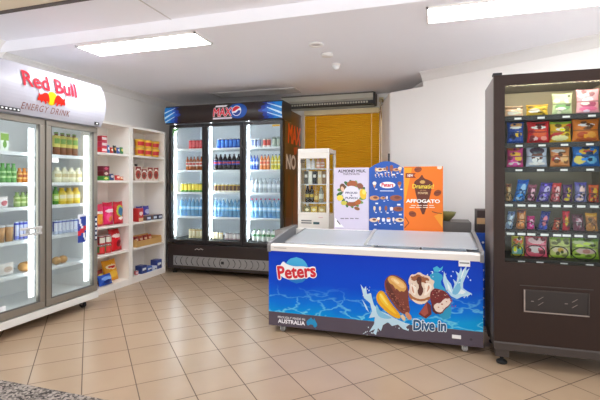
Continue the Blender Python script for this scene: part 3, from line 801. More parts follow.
rb(0, 1, 'r5', lambda w: bottle(w, .16, mat('mint_green_drink', (112, 170, 96), .15), (90, 170, 80), (176, 210, 150), (90, 150, 70), (.25, .6), .5), 4, -6, 16, 'drink_bottle', 'pale green bottles', 'bottle', .085)
rb(0, 1, 'r6', lambda w: bottle(w, .125, mat('amber_juice', (208, 130, 50), .15), (220, 140, 60), (230, 180, 96), (170, 80, 40), (.25, .65), .5), 3, 17, 31, 'drink_bottle', 'short amber bottles', 'bottle', .085)
rb(0, 2, 'r7', lambda w: bottle(w, .125, mat('pale_lime_drink', (150, 176, 110), .15), (110, 130, 80), (196, 206, 150), (130, 160, 70), (.25, .65), .5), 3, 14, 31, 'drink_bottle', 'lime bottles', 'bottle', .085)
rb(0, 3, 'r8', lambda w: can(w, .16, (52, 66, 186), (120, 130, 210), (200, 206, 232), (200, 206, 226)), 4, 14, 31, 'energy_can', 'tall blue cans', 'can', .066)
def tubmk(w):
    def mk():
        root = empty('food_tub'); MB().lathe([(w * .38, 0), (w * .47, .12)], 20).build('cup', mat('caramel_tub', (196, 150, 104), .4), root, True)
        MB().lathe([(w * .49, .1205), (w * .49, .132), (w * .44, .136)], 20).build('lid', mat('clear_grey_lid', (206, 206, 210), .3), root); return root
    return mk
rb(0, 3, 'r9', tubmk, 2, -4, 13, 'food_tub', 'caramel tubs', 'tub', .10)
rb(1, 4, 'r10', lambda w: bread(w, .072), 2, 53, 66, 'bread_roll', 'bread rolls', 'bread', .12)
rb(0, 4, 'r11', lambda w: bread(w, .085), 1, 19, 31, 'bread_roll', 'bread roll', 'bread', .15)
rb(0, 4, 'r12', lambda w: bag(w, .10, .07, region_col((232, 226, 222), [('e', .5, .5, .3, .25, (206, 186, 172))])), 1, -3, 14, 'food_pack', 'white wrapped snack pack', 'food pack')
rb(0, 2, 'r13', lambda w: bag(w, .09, .06, region_col((240, 230, 232), [('e', .5, .4, .3, .25, (206, 120, 130))])), 1, -4, 8, 'food_pack', 'white wrapped sandwich', 'food pack')
rb(0, 0, 'r14', lambda w: carton(w, .07, .16, (236, 240, 232), (240, 244, 236), [('r', .5, .75, .5, .2, (150, 190, 90)), ('e', .5, .35, .25, .2, (120, 170, 80))]), 1, -3, 6, 'milk_carton', 'white green carton', 'carton', .085)

# ------------------------------------------------------------------ white shelves
def bookcase(Y0, W, label):
    t = thing('bookcase', label, 'shelf', (-3.45, Y0, 0), math.pi / 2); D, H, th = .33, 1.92, .034
    for x in (0, W - th): box(x, x + th, 0, D, 0, H).build('side_panel', SHELFW, t, bevel=.002)
    box(th, W - th, D - .012, D, .0, H).build('back_panel', SHELFW, t)
    box(th, W - th, 0, D - .012, H - .03, H).build('top_panel', SHELFW, t)
    box(th, W - th, .006, D - .012, 0, .072).build('base_panel', SHELFW, t)
    for z in BZ[1:]: box(th, W - th, .004, D - .012, z - .024, z).build('shelf', SHELFW, t, bevel=.0015)
    return t
BZ = [.072, .425, .74, 1.255, 1.567]
bookcase(3.555, .69, 'white open bookcase with pink chip bags, next to silver doored fridge')
bookcase(4.247, .69, 'white open bookcase with noodle cups, next to tall black fridge')
SXP = -3.53
def at(px, sh, X=SXP): return (X, onX(px, 200, X).y, BZ[sh] + .001)
HP = math.pi / 2
def item(mk, key, name, px, sh, label, cat, dz=0, X=SXP, tilt=0.0, group=None, rot=0.0):
    p = at(px, sh, X); r = put(key, mk, name, (p[0], p[1], p[2] + dz), HP + rot, label, cat, group, tilt)
    xs = [v.co.x for ch in r.children for v in ch.data.vertices]; m = max(abs(rot) * .05, 0) + .004
    a, b = (3.592, 4.208) if px < 131 else (4.284, 4.900)
    r.location.y = min(max(r.location.y, a + m - min(xs)), b - m - max(xs))
    return r
# left bookcase
for k, c in enumerate(((214, 54, 64), (206, 60, 90), (190, 50, 60))):
    item(carton(.085, .08, .062, c, c, [('r', .5, .5, .45, .22, (240, 226, 222))]), 'tea%d' % k, 'snack_box', 101.5, 4, 'red and white snack box, %s of three stacked on left top shelf' % ['bottom', 'middle', 'top'][k], 'box', dz=k * .0635)
packs = [((40, 46, 70), (230, 200, 60), 'navy and yellow'), ((60, 120, 170), (240, 240, 240), 'sky blue'), ((190, 60, 50), (250, 230, 200), 'red and cream'), ((50, 50, 48), (220, 160, 60), 'black and gold'), ((60, 90, 160), (240, 240, 240), 'royal blue'), ((70, 130, 80), (240, 230, 120), 'green')]
for k, (c, l_, nm) in enumerate(packs):
    item(bag(.048, .07 + .028 * math.sin(k * 1.3 + .6) ** 2, .03, region_col(c, [('e', .5, .55, .3, .2, l_)])), 'mint%d' % k, 'snack_packet', 105 + k * 3.35, 4, '%s small snack packet on top shelf of left bookcase' % nm, 'packet', tilt=-.12)
for k, (c, l_, nm) in enumerate((((110, 34, 44), (230, 210, 200), 'maroon'), ((120, 40, 60), (220, 90, 120), 'plum red'), ((70, 150, 60), (230, 230, 120), 'green'))):
    item(carton(.10, .09, .055 if k < 2 else .05, c, c, [('e', .5, .5, .3, .3, l_)]), 'choc%d' % k, 'snack_box', 103, 3, '%s snack box, %s of three stacked on left second shelf' % (nm, ['bottom', 'middle', 'top'][[1, 2, 0][k]]), 'box', dz=[.051, .107, 0][k])
for k, (c, l_, nm) in enumerate((((50, 70, 120), (230, 220, 210), 'blue'), ((200, 60, 60), (240, 220, 200), 'red'), ((210, 110, 70), (250, 230, 200), 'orange'))):
    item(bag(.080, .075 - .016 * k, .04, region_col(c, [('e', .5, .55, .3, .22, l_)])), 'small%d' % k, 'snack_packet', 111.5 + 6 * k, 3, '%s little snack packet on second shelf of left bookcase' % nm, 'packet', tilt=-.15)
chips = [(98.3, .15, .25, region_col((222, 92, 60), [('r', .5, .8, .5, .2, (214, 60, 90)), ('e', .45, .62, .38, .07, (250, 236, 230)), ('e', .5, .32, .34, .24, (236, 160, 60))], (200, 60, 70)), 'orange and pink chip bag', -.08),
         (108.3, .152, .265, region_col((226, 40, 106), [('e', .5, .62, .42, .09, (250, 226, 236)), ('r', .5, .88, .5, .07, (196, 36, 60)), ('e', .5, .34, .36, .22, (240, 90, 140)), ('e', .5, .28, .2, .12, (222, 120, 60))], (200, 36, 70)), 'magenta chip bag with white name band', -.06),
         (118.4, .152, .265, region_col((206, 44, 56), [('e', .48, .58, .36, .28, (176, 190, 60)), ('e', .5, .56, .26, .2, (70, 120, 160)), ('e', .55, .25, .3, .07, (250, 240, 236)), ('r', .5, .93, .5, .05, (180, 36, 50))], (180, 36, 50)), 'red chip bag with green and blue round print', -.06)]
for k, (px, w, h, cf, nm, tl) in enumerate(chips):
    item(bag(w, h, .09, cf), 'chips%d' % k, 'chip_bag', px, 2, nm + ' on middle shelf of left bookcase', 'chips', tilt=tl)
for j in range(2):
    for k in range(2):
        item(can(.085, .105, (70, 130, 60) if j == 0 else (120, 40, 40), (190, 50, 50), (226, 60, 60) if j == 0 else (230, 226, 210)), 'tin%d' % j, 'food_tin', 101 + k * 6.4, 1, '%s %s tin in stack of four beside glossy red bag' % ([('lower left', 'lower right'), ('upper left', 'upper right')][j][k], ['green', 'dark red'][j]), 'tin', dz=j * .106, group='food tins stacked on the left bookcase')
item(bag(.20, .26, .10, region_col((206, 24, 34), [('e', .45, .68, .38, .10, (246, 220, 214)), ('e', .5, .32, .22, .16, (120, 16, 26)), ('e', .74, .3, .12, .12, (244, 190, 180))])), 'redbag', 'chip_bag', 119, 1, 'glossy red bag leaning beside green tins', 'chips', tilt=-.2, rot=.15)
item(bag(.22, .25, .10, region_col((232, 160, 24), [('e', .5, .66, .40, .12, (246, 226, 190)), ('e', .5, .66, .3, .06, (206, 40, 40)), ('e', .5, .3, .34, .16, (240, 190, 60))])), 'goldbag', 'chip_bag', 112, 0, 'golden orange chip bag on bottom of left bookcase', 'chips', tilt=-.25, X=-3.58)
item(bag(.11, .16, .08, region_col((150, 60, 50), [('e', .5, .6, .36, .14, (230, 200, 90))])), 'rustbag', 'chip_bag', 99.5, 0, 'rust red bag at left end of bottom bookcase shelf', 'chips', tilt=-.1, X=-3.60)
item(bag(.20, .12, .10, region_col((36, 80, 180), [('e', .5, .6, .4, .2, (120, 160, 226)), ('e', .5, .3, .3, .16, (24, 50, 130))])), 'bluebag', 'chip_bag', 106, 0, 'small blue bag slumped in front of golden orange bag', 'chips', tilt=-.3, X=-3.495)
# right bookcase
NC = [('left', 139.5), ('middle', 147), ('right', 154.5)]
def cupn(w=.135, h=.105):
    def mk():
        root = empty('noodle_cup'); n = 20
        def col(i, j):
            a = (j + .5) / n; fr = abs(((a - .75 + .5) % 1) - .5) * 2
            return (200, 40, 44) if (fr < .36 and i == 1) else ((236, 186, 60) if i != 1 else (226, 150, 50))
        zs = [0, .25, .75, 1]
        MB().lathe([(w * (.38 + .1 * q), h * .93 * q) for q in zs], n, col=col).build('cup', PRINT, root, True)
        MB().lathe([(w * .5, h * .931), (w * .5, h * .97), (w * .46, h)], n).build('lid', mat('gold_foil_lid', (226, 190, 110), .35), root); return root
    return mk
for j in range(2):
    for nm, px in NC: item(cupn(), 'noodle', 'noodle_cup', px, 4, '%s noodle cup in %s layer on top shelf of right bookcase' % (nm, ['lower', 'upper'][j]), 'noodle cup', dz=j * .1065, group='yellow and red noodle cups')
for k, px in enumerate((135.5, 141.5, 147.5, 153.5)):
    h = .175 if k != 1 else .15
    item(carton(.105, .08, h, (206, 180, 160), (222, 204, 188), [('r', .5, .86, .5, .12, (140, 36, 32)), ('e', .5, .42, .48, .34, (170, 60, 44)), ('e', .5, .38, .22, .16, (100, 50, 36)), ('e', .5, .8, .3, .07, (246, 236, 220))]), 'coffee%d' % (h > .16), 'coffee_box', px, 3, ordinal(k, 4) + 'cream coffee boxes on right bookcase', 'box', group='cream and red coffee boxes')
item(carton(.03, .02, .03, (70, 60, 56)), 'jarlid', 'small_box', 136, 3, 'tiny dark box on top of leftmost cream coffee box', 'box', dz=.176)
item(carton(.09, .12, .165, (186, 44, 44), (196, 50, 50), [('e', .5, .62, .38, .16, (240, 220, 210)), ('r', .5, .12, .5, .12, (226, 190, 150))]), 'redbox', 'snack_box', 137, 2, 'upright red box at left end of right middle shelf', 'box')
for k, px in enumerate((144, 150.5, 157)):
    item(carton(.096, .15, .06, (120, 96, 84), (36, 46, 90), [('r', .5, .5, .36, .26, (210, 214, 226))], (150, 124, 108)), 'truffle', 'chocolate_box', px, 2, ordinal(k, 3) + 'brown boxes with navy ends in front of purple packets', 'box', X=-3.545, group='brown and navy chocolate boxes')
for k, px in enumerate((140, 149)):
    item(bag(.12, .17, .06, region_col((76, 76, 168), [('e', .5, .55, .4, .2, (190, 196, 230))])), 'purple', 'snack_packet', px, 2, '%s purple packet behind brown chocolate boxes' % ['left', 'right'][k], 'packet', X=-3.68, tilt=-.1, group='purple packets on right bookcase')
def traymk():
    root = empty('display_tray'); w, d, h = .50, .22, .075; b = MB()
    b.box(-w / 2, w / 2, -d / 2, d / 2, 0, .006); b.box(-w / 2, w / 2, -d / 2, -d / 2 + .006, .006, h); b.box(-w / 2, w / 2, d / 2 - .006, d / 2, .006, h + .04)
    b.box(-w / 2, -w / 2 + .006, -d / 2 + .006, d / 2 - .006, .006, h + .02); b.box(w / 2 - .006, w / 2, -d / 2 + .006, d / 2 - .006, .006, h + .02)
    b.build('tray_box', mat('tan_cardboard', (206, 160, 96), .7), root); return root
p = at(142.6, 1, -3.575)
put('tray', traymk, 'display_tray', p, HP, 'tan cardboard tray holding red packets, right bookcase', 'tray')
for k in range(5):
    put('choco%d' % (k % 2), bag(.085, .10, .03, region_col((150, 40, 36) if k % 2 else (176, 70, 40), [('e', .5, .55, .36, .16, (226, 190, 160))])), 'snack_packet', (p[0] - .02, p[1] - .18 + k * .09, p[2] + .008), HP, ordinal(k, 5) + 'red packets in tan cardboard tray', 'packet', 'packets in the cardboard tray', -.2)
blues = [(141, .10, .10, 'navy'), (146.5, .10, .07, 'blue'), (151.5, .10, .05, 'pale blue'), (159.5, .11, .12, 'deep blue')]
for k, (px, w, h, nm) in enumerate(blues):
    item(carton(w, .10, h, [(40, 56, 110), (60, 90, 170), (190, 200, 226), (46, 60, 120)][k], [(50, 66, 130), (70, 110, 190), (216, 222, 236), (60, 80, 150)][k], [('r', .5, .55, .4, .16, (232, 236, 242)), ('e', .7, .3, .2, .14, (30, 40, 90))]), 'bx%d' % k, 'snack_box', px, 0, nm + ' and white box on bottom of right bookcase', 'box')
item(can(.05, .05, (190, 40, 50), None, (230, 200, 200)), 'redtub', 'small_tub', 136.3, 0, 'tiny red tub at left end of right bottom shelf', 'tub')

# ------------------------------------------------------------------ ice cream chest freezer
FX, FY = -1.285, 3.27
FZ = thing('chest_freezer', 'blue ice cream chest freezer with sliding glass lids', 'freezer', (FX, FY, 0))
Wf, Df = 1.65, .74
GF = mat('warm_white_freezer_rail', (232, 226, 220), .4, var=.02)
GEND = mat('grey_freezer_end', (134, 132, 132), .45)
f = MB(); f.box(0, Wf, .012, .05, .05, .67); f.box(0, Wf, Df - .04, Df, .05, .72); f.box(0, .04, .05, Df - .04, .05, .67); f.box(Wf - .04, Wf, .05, Df - .04, .05, .67); f.box(.04, Wf - .04, .05, Df - .04, .05, .10)
f.build('cabinet', GEND, FZ)
box(.041, Wf - .041, .051, Df - .041, .101, .14).build('liner', INNER, FZ)
f = MB(); f.box(.0, Wf, .0, .0118, .165, .668); f.build('front_panel', sea_mat(), FZ)
f = MB(); f.box(.0, Wf, .0, .0118, .052, .1648); f.build('kick_panel', mat('aubergine_grey_panel', (84, 74, 88), .4), FZ)
f = MB(); f.prism([(-.012, .672), (-.012, .715), (.0, .728), (.05, .728), (.05, .672)], lambda a, b: (.02, a, b), lambda a, b: (Wf - .02, a, b)); f.build('front_rail', GF, FZ, recalc=True)
f = MB(); f.box(.02, Wf - .02, Df - .07, Df, .722, .785); f.build('rear_rail', GF, FZ, bevel=.006)
endp = [(-.016, .665), (-.018, .72), (-.004, .74), (.10, .755), (.40, .79), (.66, .815), (.72, .815), (Df, .79), (Df, .665)]
for x in (-.006, Wf - .022): MB().prism(endp, lambda a, b: (x, a, b), lambda a, b: (x + .028, a, b)).build('end_frame', GEND, FZ, recalc=True)
def lidz(y): return .731 + (y - .05) / (Df - .12) * .05
for k, (a, b, dz) in enumerate(((.12, .86, .0), (.80, Wf - .03, .014))):
    y0, y1 = .052, Df - .071
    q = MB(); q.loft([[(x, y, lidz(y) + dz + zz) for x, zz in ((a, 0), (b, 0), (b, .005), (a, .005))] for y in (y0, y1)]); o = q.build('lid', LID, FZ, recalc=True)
    q = MB(); xf = a if k == 0 else b
    q.loft([[(x, y, lidz(y) + dz + zz) for x, zz in ((xf - .006, -.002), (xf + .006, -.002), (xf + .006, .008), (xf - .006, .008))] for y in (y0, y1)])
    q.build('lid_frame', GREYM, o, recalc=True)
    q = MB(); xe = b if k == 0 else a
    q.loft([[(x, y, lidz(y) + dz + zz) for x, zz in ((xe - .015, -.002), (xe + .010, -.002), (xe + .010, .010), (xe - .015, .010))] for y in (y0, y1)])
    q.build('lid_frame', LGREY, o, recalc=True)
box(.03, Wf - .03, .0505, .0515, .70, .73).build('lid_seal', GREYM, FZ)
# white wire baskets inside
for k in range(4):
    a = .06 + k * .385; b = a + .365; q = MB()
    q.box(a, b, .07, Df - .06, .45, .455); q.box(a, a + .005, .07, Df - .06, .455, .66); q.box(b - .005, b, .07, Df - .06, .455, .66); q.box(a, b, .07, .075, .455, .66); q.box(a, b, Df - .065, Df - .06, .455, .66)
    q.build('basket', wire, FZ)
for x in (.10, Wf - .14):
    for y in (.03, Df - .1):
        c = MB().lathe([(.016, .045), (.022, .0495)], 10, x, y).build('caster', LGREY, FZ)
        q = MB(); q.loft([[(x + sx + .018, y + .022 * math.cos(a), .0235 + .022 * math.sin(a)) for a in [2 * math.pi * k / 16 for k in range(16)]] for sx in (-.012, .012)]); q.build('wheel', mat('grey_wheel', (150, 148, 146), .5), c)
        MB().box(x - .002, x + .003, y - .02, y + .02, .018, .046).box(x + .033, x + .038, y - .02, y + .02, .018, .046).build('fork', LGREY, c)
def fl(px, py): p = onY(px, py, FY); return (p.x - FX, p.z)
def flp(pts): return [fl(*p) for p in pts]
def fm(d): return lambda u, v: (u, -d, v)
# brand badge
f = MB()
def rotd(vf, c, ang):
    ca, sa = math.cos(ang), math.sin(ang)
    return [(c[0] + (p[0] - c[0]) * ca - (p[1] - c[1]) * sa, c[1] + (p[0] - c[0]) * sa + (p[1] - c[1]) * ca) for p in vf[0]], vf[1], (vf[2] if len(vf) > 2 else [0] * len(vf[0]))
lc = fl(296.5, 271.5)
xL, xR = fl(276.5, 271)[0], fl(317, 271)[0]; zB, zT = lc[1] - .062, lc[1] + .062
def grad_ell(mb, cx, cz, rx, rz, d, c0, c1):
    n = 16
    for i in range(n):
        a0, a1 = -1 + 2 * i / n, -1 + 2 * (i + 1) / n
        w0, w1 = math.sqrt(max(0, 1 - a0 * a0)) * rx, math.sqrt(max(0, 1 - a1 * a1)) * rx
        q = i / (n - 1); c = tuple(c0[k] + (c1[k] - c0[k]) * q for k in range(3))
        mb.poly([(cx - w0, -d, cz + a0 * rz), (cx + w0, -d, cz + a0 * rz), (cx + w1, -d, cz + a1 * rz), (cx - w1, -d, cz + a1 * rz)], 0, c)
grad_ell(f, lc[0], lc[1] + .010, .102, .108, .0012, (0, 116, 200), (74, 190, 236))
wave = smooth_poly([(-.155, -.02), (-.14, .05), (-.11, .085), (-.09, .06), (-.02, .040), (.06, .046), (.10, .034), (.15, .050), (.168, .03), (.155, -.02), (.10, -.045), (.02, -.06), (-.05, -.07), (-.12, -.055)], 2)
f.decal(rotd(pgeo([(lc[0] + a, lc[1] + b) for a, b in wave]), lc, .03), fm(.0022), 0, (250, 250, 252))
ref = text_geo('Peters', .03)
for b_, dd, c in ((.085, .0032, (250, 250, 252)), (.035, .0042, (214, 28, 48))):
    f.decal(rotd(fit(text_geo('Peters', b_), xL + .01, xR - .01, zB + .008, zT - .008, ref), lc, .12), fm(dd), 0, c)
f.build('logo', PRINT, FZ, label='red Peters lettering on white and blue badge')
f = MB(); a, b = fl(278, 318), fl(305, 319)
f.decal(fit(text_geo('PROUDLY MADE IN', .01), a[0], b[0], .116, .134), fm(.0012), 0, (240, 238, 242))
f.decal(fit(text_geo('AUSTRALIA', .035), a[0], b[0], .076, .110), fm(.0012), 0, (246, 244, 248))
f.build('lettering', PRINT, FZ, label='white PROUDLY MADE IN AUSTRALIA lettering')
aus = [(0, .45), (.03, .62), (.14, .70), (.22, .82), (.32, .86), (.36, .96), (.46, .97), (.52, .86), (.58, .80), (.66, .76), (.70, .98), (.76, .82), (.84, .66), (.95, .46), (.98, .28), (.88, .10), (.78, .02), (.66, .10), (.60, .26), (.50, .28), (.40, .32), (.26, .22), (.12, .16), (.05, .22)]
q0, q1 = fl(306.5, 321), fl(317.5, 321)
mp = [(q0[0] + (q1[0] - q0[0]) * u, .066 + .082 * v) for u, v in aus] ; tas = [(q0[0] + (q1[0] - q0[0]) * u, .066 + .082 * v) for u, v in ((.80, -.06), (.90, -.06), (.86, -.16))]
f = MB(); f.decal(pgeo(mp), fm(.0012), 0, (26, 150, 206)); f.decal(pgeo(tas), fm(.0012), 0, (26, 150, 206)); f.build('map_print', PRINT, FZ, label='blue map print')
# ice cream picture
f = MB()
def add(pts, d, c, sm=1): f.decal(pgeo(smooth_poly(flp(pts), sm) if sm else flp(pts)), fm(d), 0, c)
teal = [(430, 276), (440, 270), (452, 284), (470, 290), (482, 300), (482, 331), (450, 327), (448, 312), (440, 292)]
add([(428, 276), (436, 271), (444, 276), (440, 283), (446, 290), (450, 300), (452, 318), (440, 320), (436, 300), (430, 288)], .0012, (36, 160, 206))
WC, WC2 = (196, 228, 244), (130, 196, 230)
splL = [(360.5, 284), (364, 289), (366, 286), (367, 294), (371, 293), (372, 298), (374, 305), (380, 311), (388, 314), (396, 319), (401, 321), (405, 323), (410, 324), (406, 327), (409, 331), (403, 329), (398, 324.5), (392, 326), (388, 322), (383, 325), (381, 331), (378, 328), (376, 335), (373, 333), (375, 329), (369, 332), (374, 324), (375, 317), (369, 318), (372, 311), (370, 303), (364, 298)]
add(splL, .0014, WC, 0)
add([(376, 303), (380, 311), (387, 315), (393, 318), (386, 319), (379, 317), (376, 311)], .0018, WC2, 1)
add([(362, 299), (366, 305), (369, 312), (366, 309)], .0014, WC, 0)
splR = [(444, 271), (447, 279), (451, 284), (453, 290), (454.5, 284), (453, 279), (456.5, 282), (457.5, 276), (455.5, 271), (459, 273.5), (461, 267), (462.5, 272), (467, 264), (466, 271), (469.5, 268), (465.5, 277), (463, 283), (463, 288), (467, 291), (472, 293.5), (468, 296), (462, 296.5), (457, 299), (451, 296), (446, 290), (443, 281)]
add(splR, .0014, (186, 224, 242), 0); add([(453, 290), (457, 284), (460, 278), (462, 275), (460, 284), (461, 289), (457, 295), (452, 294)], .0018, (120, 190, 226), 1)
add([(447, 282), (450, 287), (452, 293), (448, 289)], .0018, (236, 248, 252), 0); add([(461, 289), (466, 292), (463, 294), (458, 294)], .0019, (236, 248, 252), 0); add([(463, 270), (465, 268), (462, 277), (460, 280)], .0019, (240, 250, 254), 0)
add([(433, 268), (437, 266), (440, 268.5), (443, 266), (442, 270), (438, 272), (434, 271.5)], .0016, (60, 180, 216), 0)
rr = random.Random(3)
for cx_, cy_, n_, sx, sy in ((372, 331, 10, 9, 4), (366, 291, 8, 5, 5), (402, 326, 8, 7, 4), (458, 280, 12, 13, 10), (466, 296, 7, 6, 3), (436, 274, 8, 9, 4)):
    for _ in range(n_):
        x, y = cx_ + rr.uniform(-sx, sx), cy_ + rr.uniform(-sy, sy); u, v = fl(x, y); r = rr.uniform(.002, .005)
        f.decal(pgeo(ell(u, v, r, r * 1.2, 8)), fm(.0020), 0, (216, 238, 248))
# mango stick
MG = [(376, 296), (379, 291), (382, 290.5), (385, 293), (391, 303), (401, 315), (400, 319), (393, 317), (382, 308), (377, 302)]
add(MG, .0022, (236, 172, 20))
add([(378, 296), (381, 292.5), (384, 296), (390, 305), (398, 315), (392, 312), (383, 304)], .0026, (250, 204, 50))
add([(379, 294), (381, 293), (386, 301), (389, 306), (385, 303)], .0028, (254, 226, 110))
add([(400.5, 315.5), (403, 314), (406, 318.5), (404.5, 321), (402, 319.5)], .0021, (234, 212, 170), 1)
# almond bar
add([(384, 282), (388, 276), (393, 274.5), (399, 276.5), (406, 281.5), (408, 289), (408.5, 302), (410.5, 312), (405, 315), (398, 310.5), (392, 302), (386, 293)], .0030, (126, 60, 46))
add([(385.5, 284), (388, 281), (394, 293), (400, 304), (405, 312), (401, 309.5), (394, 301), (388, 292)], .0034, (96, 42, 34))
add([(387, 278.5), (391, 275), (398, 277.5), (405, 282.5), (407, 288), (404, 292), (401.5, 290.5), (400, 292), (397, 288.5), (395.5, 289), (393, 284.5), (390, 283.5)], .0038, (222, 166, 86))
add([(390, 279), (393, 277), (399, 280), (404, 284), (405, 288), (401, 288), (396, 284)], .0042, (242, 200, 130))
add([(393, 279), (396, 279.5), (400, 283), (398, 284), (395, 282)], .0044, (252, 224, 170))
for _ in range(60):
    t_ = rr.random(); x = 389 + 17.5 * t_ + rr.uniform(-4.5, 5) * (1 - .35 * t_); y = 290.5 + 20 * t_ + rr.uniform(-2.5, 2.5) - (x - 389 - 17.5 * t_) * .4; u, v = fl(x, y)
    f.decal(pgeo(ell(u, v, rr.uniform(.003, .0062), rr.uniform(.002, .004), 7, rr.uniform(0, 3))), fm(.0040 + .0004 * rr.random()), 0, rr.choice([(176, 100, 76), (198, 126, 96), (96, 42, 34), (150, 80, 62)]))
add([(404.5, 313), (408, 311.5), (412, 317), (411, 320), (407.5, 319)], .0028, (216, 150, 110), 1)
# cone seen from above
add([(408, 281), (411, 274), (415, 274.5), (419, 271.5), (424, 275), (429, 275.5), (431, 279), (435, 281), (433, 285), (434.5, 289), (430, 298), (423, 303.5), (413, 300.5), (408, 293), (410, 287)], .0032, (236, 216, 196))
add([(409, 292), (414, 297.5), (422, 299.5), (431, 295.5), (429.5, 300), (423, 304.5), (413, 301.5), (408.5, 296)], .0036, (176, 110, 62))
add([(411, 298), (416, 300.5), (423, 301.5), (428.5, 299), (426, 303), (420, 304.5), (414, 302)], .0040, (240, 222, 200))
add([(410, 276), (414, 276.5), (418, 273.5), (423, 277), (428, 277.5), (430, 281), (425, 280), (427, 284), (422, 281.5), (420, 284), (418, 279.5), (413, 281.5)], .0040, (158, 92, 58))
add([(418, 276), (422, 277.5), (421, 284), (424, 290), (420.5, 297), (417, 292), (419.5, 286), (416, 281)], .0044, (92, 40, 26))
add([(410.5, 283), (415, 284), (417, 290), (415, 296), (411, 291)], .0042, (250, 238, 224)); add([(424, 283), (430, 283), (432.5, 287), (428, 294), (423.5, 296), (425.5, 290)], .0042, (250, 238, 224))
add([(411.5, 285), (413.5, 288), (414.5, 294), (412, 291)], .0046, (214, 160, 128)); add([(428, 285), (430.5, 287), (426.5, 293), (427.5, 289)], .0046, (214, 160, 128))
for _ in range(18):
    u, v = fl(421 + rr.uniform(-10, 10), 281 + rr.uniform(-6, 8)); f.decal(pgeo(ell(u, v, rr.uniform(.0022, .0042), .0028, 7)), fm(.0050), 0, rr.choice([(170, 96, 56), (90, 40, 26), (210, 150, 104)]))
# chocolate pieces
add([(418.5, 314), (427, 301.5), (431, 305), (431.5, 314), (426, 318.5)], .0030, (112, 40, 36), 0)
add([(420, 312.5), (426.5, 303), (428.5, 313), (424.5, 316)], .0034, (166, 78, 66), 0)
add([(429.5, 293), (434, 288), (439, 289), (445, 291), (449, 295), (452, 300), (449.5, 306), (445, 309), (442, 314), (435, 313.5), (431, 303)], .0034, (116, 34, 36))
add([(433, 306), (437, 302.5), (440, 303.5), (444, 298.5), (449, 297.5), (451.5, 300.5), (449, 305), (444.5, 308), (441.5, 312.5), (436, 311.5)], .0040, (238, 218, 204))
add([(431.5, 304), (433.5, 306.5), (436, 311.5), (441, 313), (436, 314), (432.5, 311)], .0042, (80, 26, 28), 0)
for x, y, r in ((442, 304, .0075), (446.5, 301.5, .005), (438.5, 307, .0055), (443, 308, .004)):
    u, v = fl(x, y); f.decal(pgeo(ell(u, v, r, r * .8, 9)), fm(.0044), 0, (182, 110, 92))
for _ in range(34):
    u, v = fl(439 + rr.uniform(-8, 9), 295 + rr.uniform(-5, 3.5)); f.decal(pgeo(ell(u, v, rr.uniform(.0025, .005), .003, 7)), fm(.0046), 0, rr.choice([(186, 60, 66), (216, 170, 150), (80, 22, 24), (150, 44, 50)]))
for _ in range(12):
    u, v = fl(451 + rr.uniform(-3, 5), 302 + rr.uniform(-4, 6)); f.decal(pgeo(ell(u, v, .003, .003, 7)), fm(.0046), 0, rr.choice([(206, 60, 90), (170, 40, 60)]))
f.build('ice_cream_print', PRINT, FZ, label='picture of ice creams and splashing water')
f = MB(); a, b = fl(413, 325), fl(446, 325); zb, zt = fl(430, 330.5)[1], fl(430, 320)[1]; ref = text_geo('Dive in', .02, .12); c0 = ((a[0] + b[0]) / 2, (zb + zt) / 2)
for b_, dd, c in ((.095, .0052, (232, 244, 250)), (.036, .0062, (22, 84, 128))):
    f.decal(rotd(fit(text_geo('Dive in', b_, .12), a[0], b[0], zb, zt, ref), c0, .07), fm(dd), 0, c)
f.build('lettering', PRINT, FZ, label='dark teal Dive in lettering with white outline')
a, b = fl(458.5, 263), fl(470, 269); box(a[0], b[0], -.0135, -.0125, .63, .675).build('tag', TAGW, FZ)
MB().box(a[0] + .006, b[0] - .006, -.0145, -.0137, .652, .660).build('tag_print', GREYM, FZ)
a, b = fl(452, 333), fl(461, 333); box(a[0], b[0], -.0015, -.0003, .098, .125).build('sticker', TAGW, FZ)
u, v = fl(471, 336); MB().loft([[(u + .010 * math.cos(q), y, .105 + .010 * math.sin(q)) for q in [2 * math.pi * k / 14 for k in range(14)]] for y in (-.004, -.0003)]).build('lock', mat('dark_lock', (60, 52, 62), .4), FZ, recalc=True)
a = fl(272, 249); MB().box(.05, .16, -.0135, -.0125, .695, .702).build('rail_print_and_reflection', mat('grey_print', (186, 182, 178), .5), FZ)
a, b = onY(457, 235, FY + Df - .04).x - FX, onY(473, 235, FY + Df - .04).x - FX
box(a, b, Df - .074, Df - .0705, .735, .775).build('rail_tag', mat('tan_tape', (206, 176, 146), .6), FZ)
for k, (px0, px1) in enumerate(((340, 356), (383, 405), (410, 425))):
    a, b = onY(px0, 232, FY + Df - .04).x - FX, onY(px1, 232, FY + Df - .04).x - FX
    box(a, b, Df - .073, Df - .0705, .758, .768).build('rail_print_and_reflection', mat('brown_grey_reflection', (120, 104, 98), .5), FZ)  # strips painted as dark reflections of the posters on the rear rail
# a couple of packs in the baskets
for k, (x, c, nm) in enumerate(((.62, (40, 110, 190), 'blue'), (1.05, (236, 238, 240), 'white'), (.2, (120, 170, 200), 'pale teal'), (1.42, (60, 140, 200), 'sky blue'))):
    bx = box(-.12, .12, -.16, .16, 0, .16).build('ice_cream_box', mat('icebox_%d' % k, c, .4), bevel=.004)
    bx.location = (FX + x, FY + .36, .4565); tag(bx, '%s carton lying in a basket under the chest freezer lids' % nm, 'box')

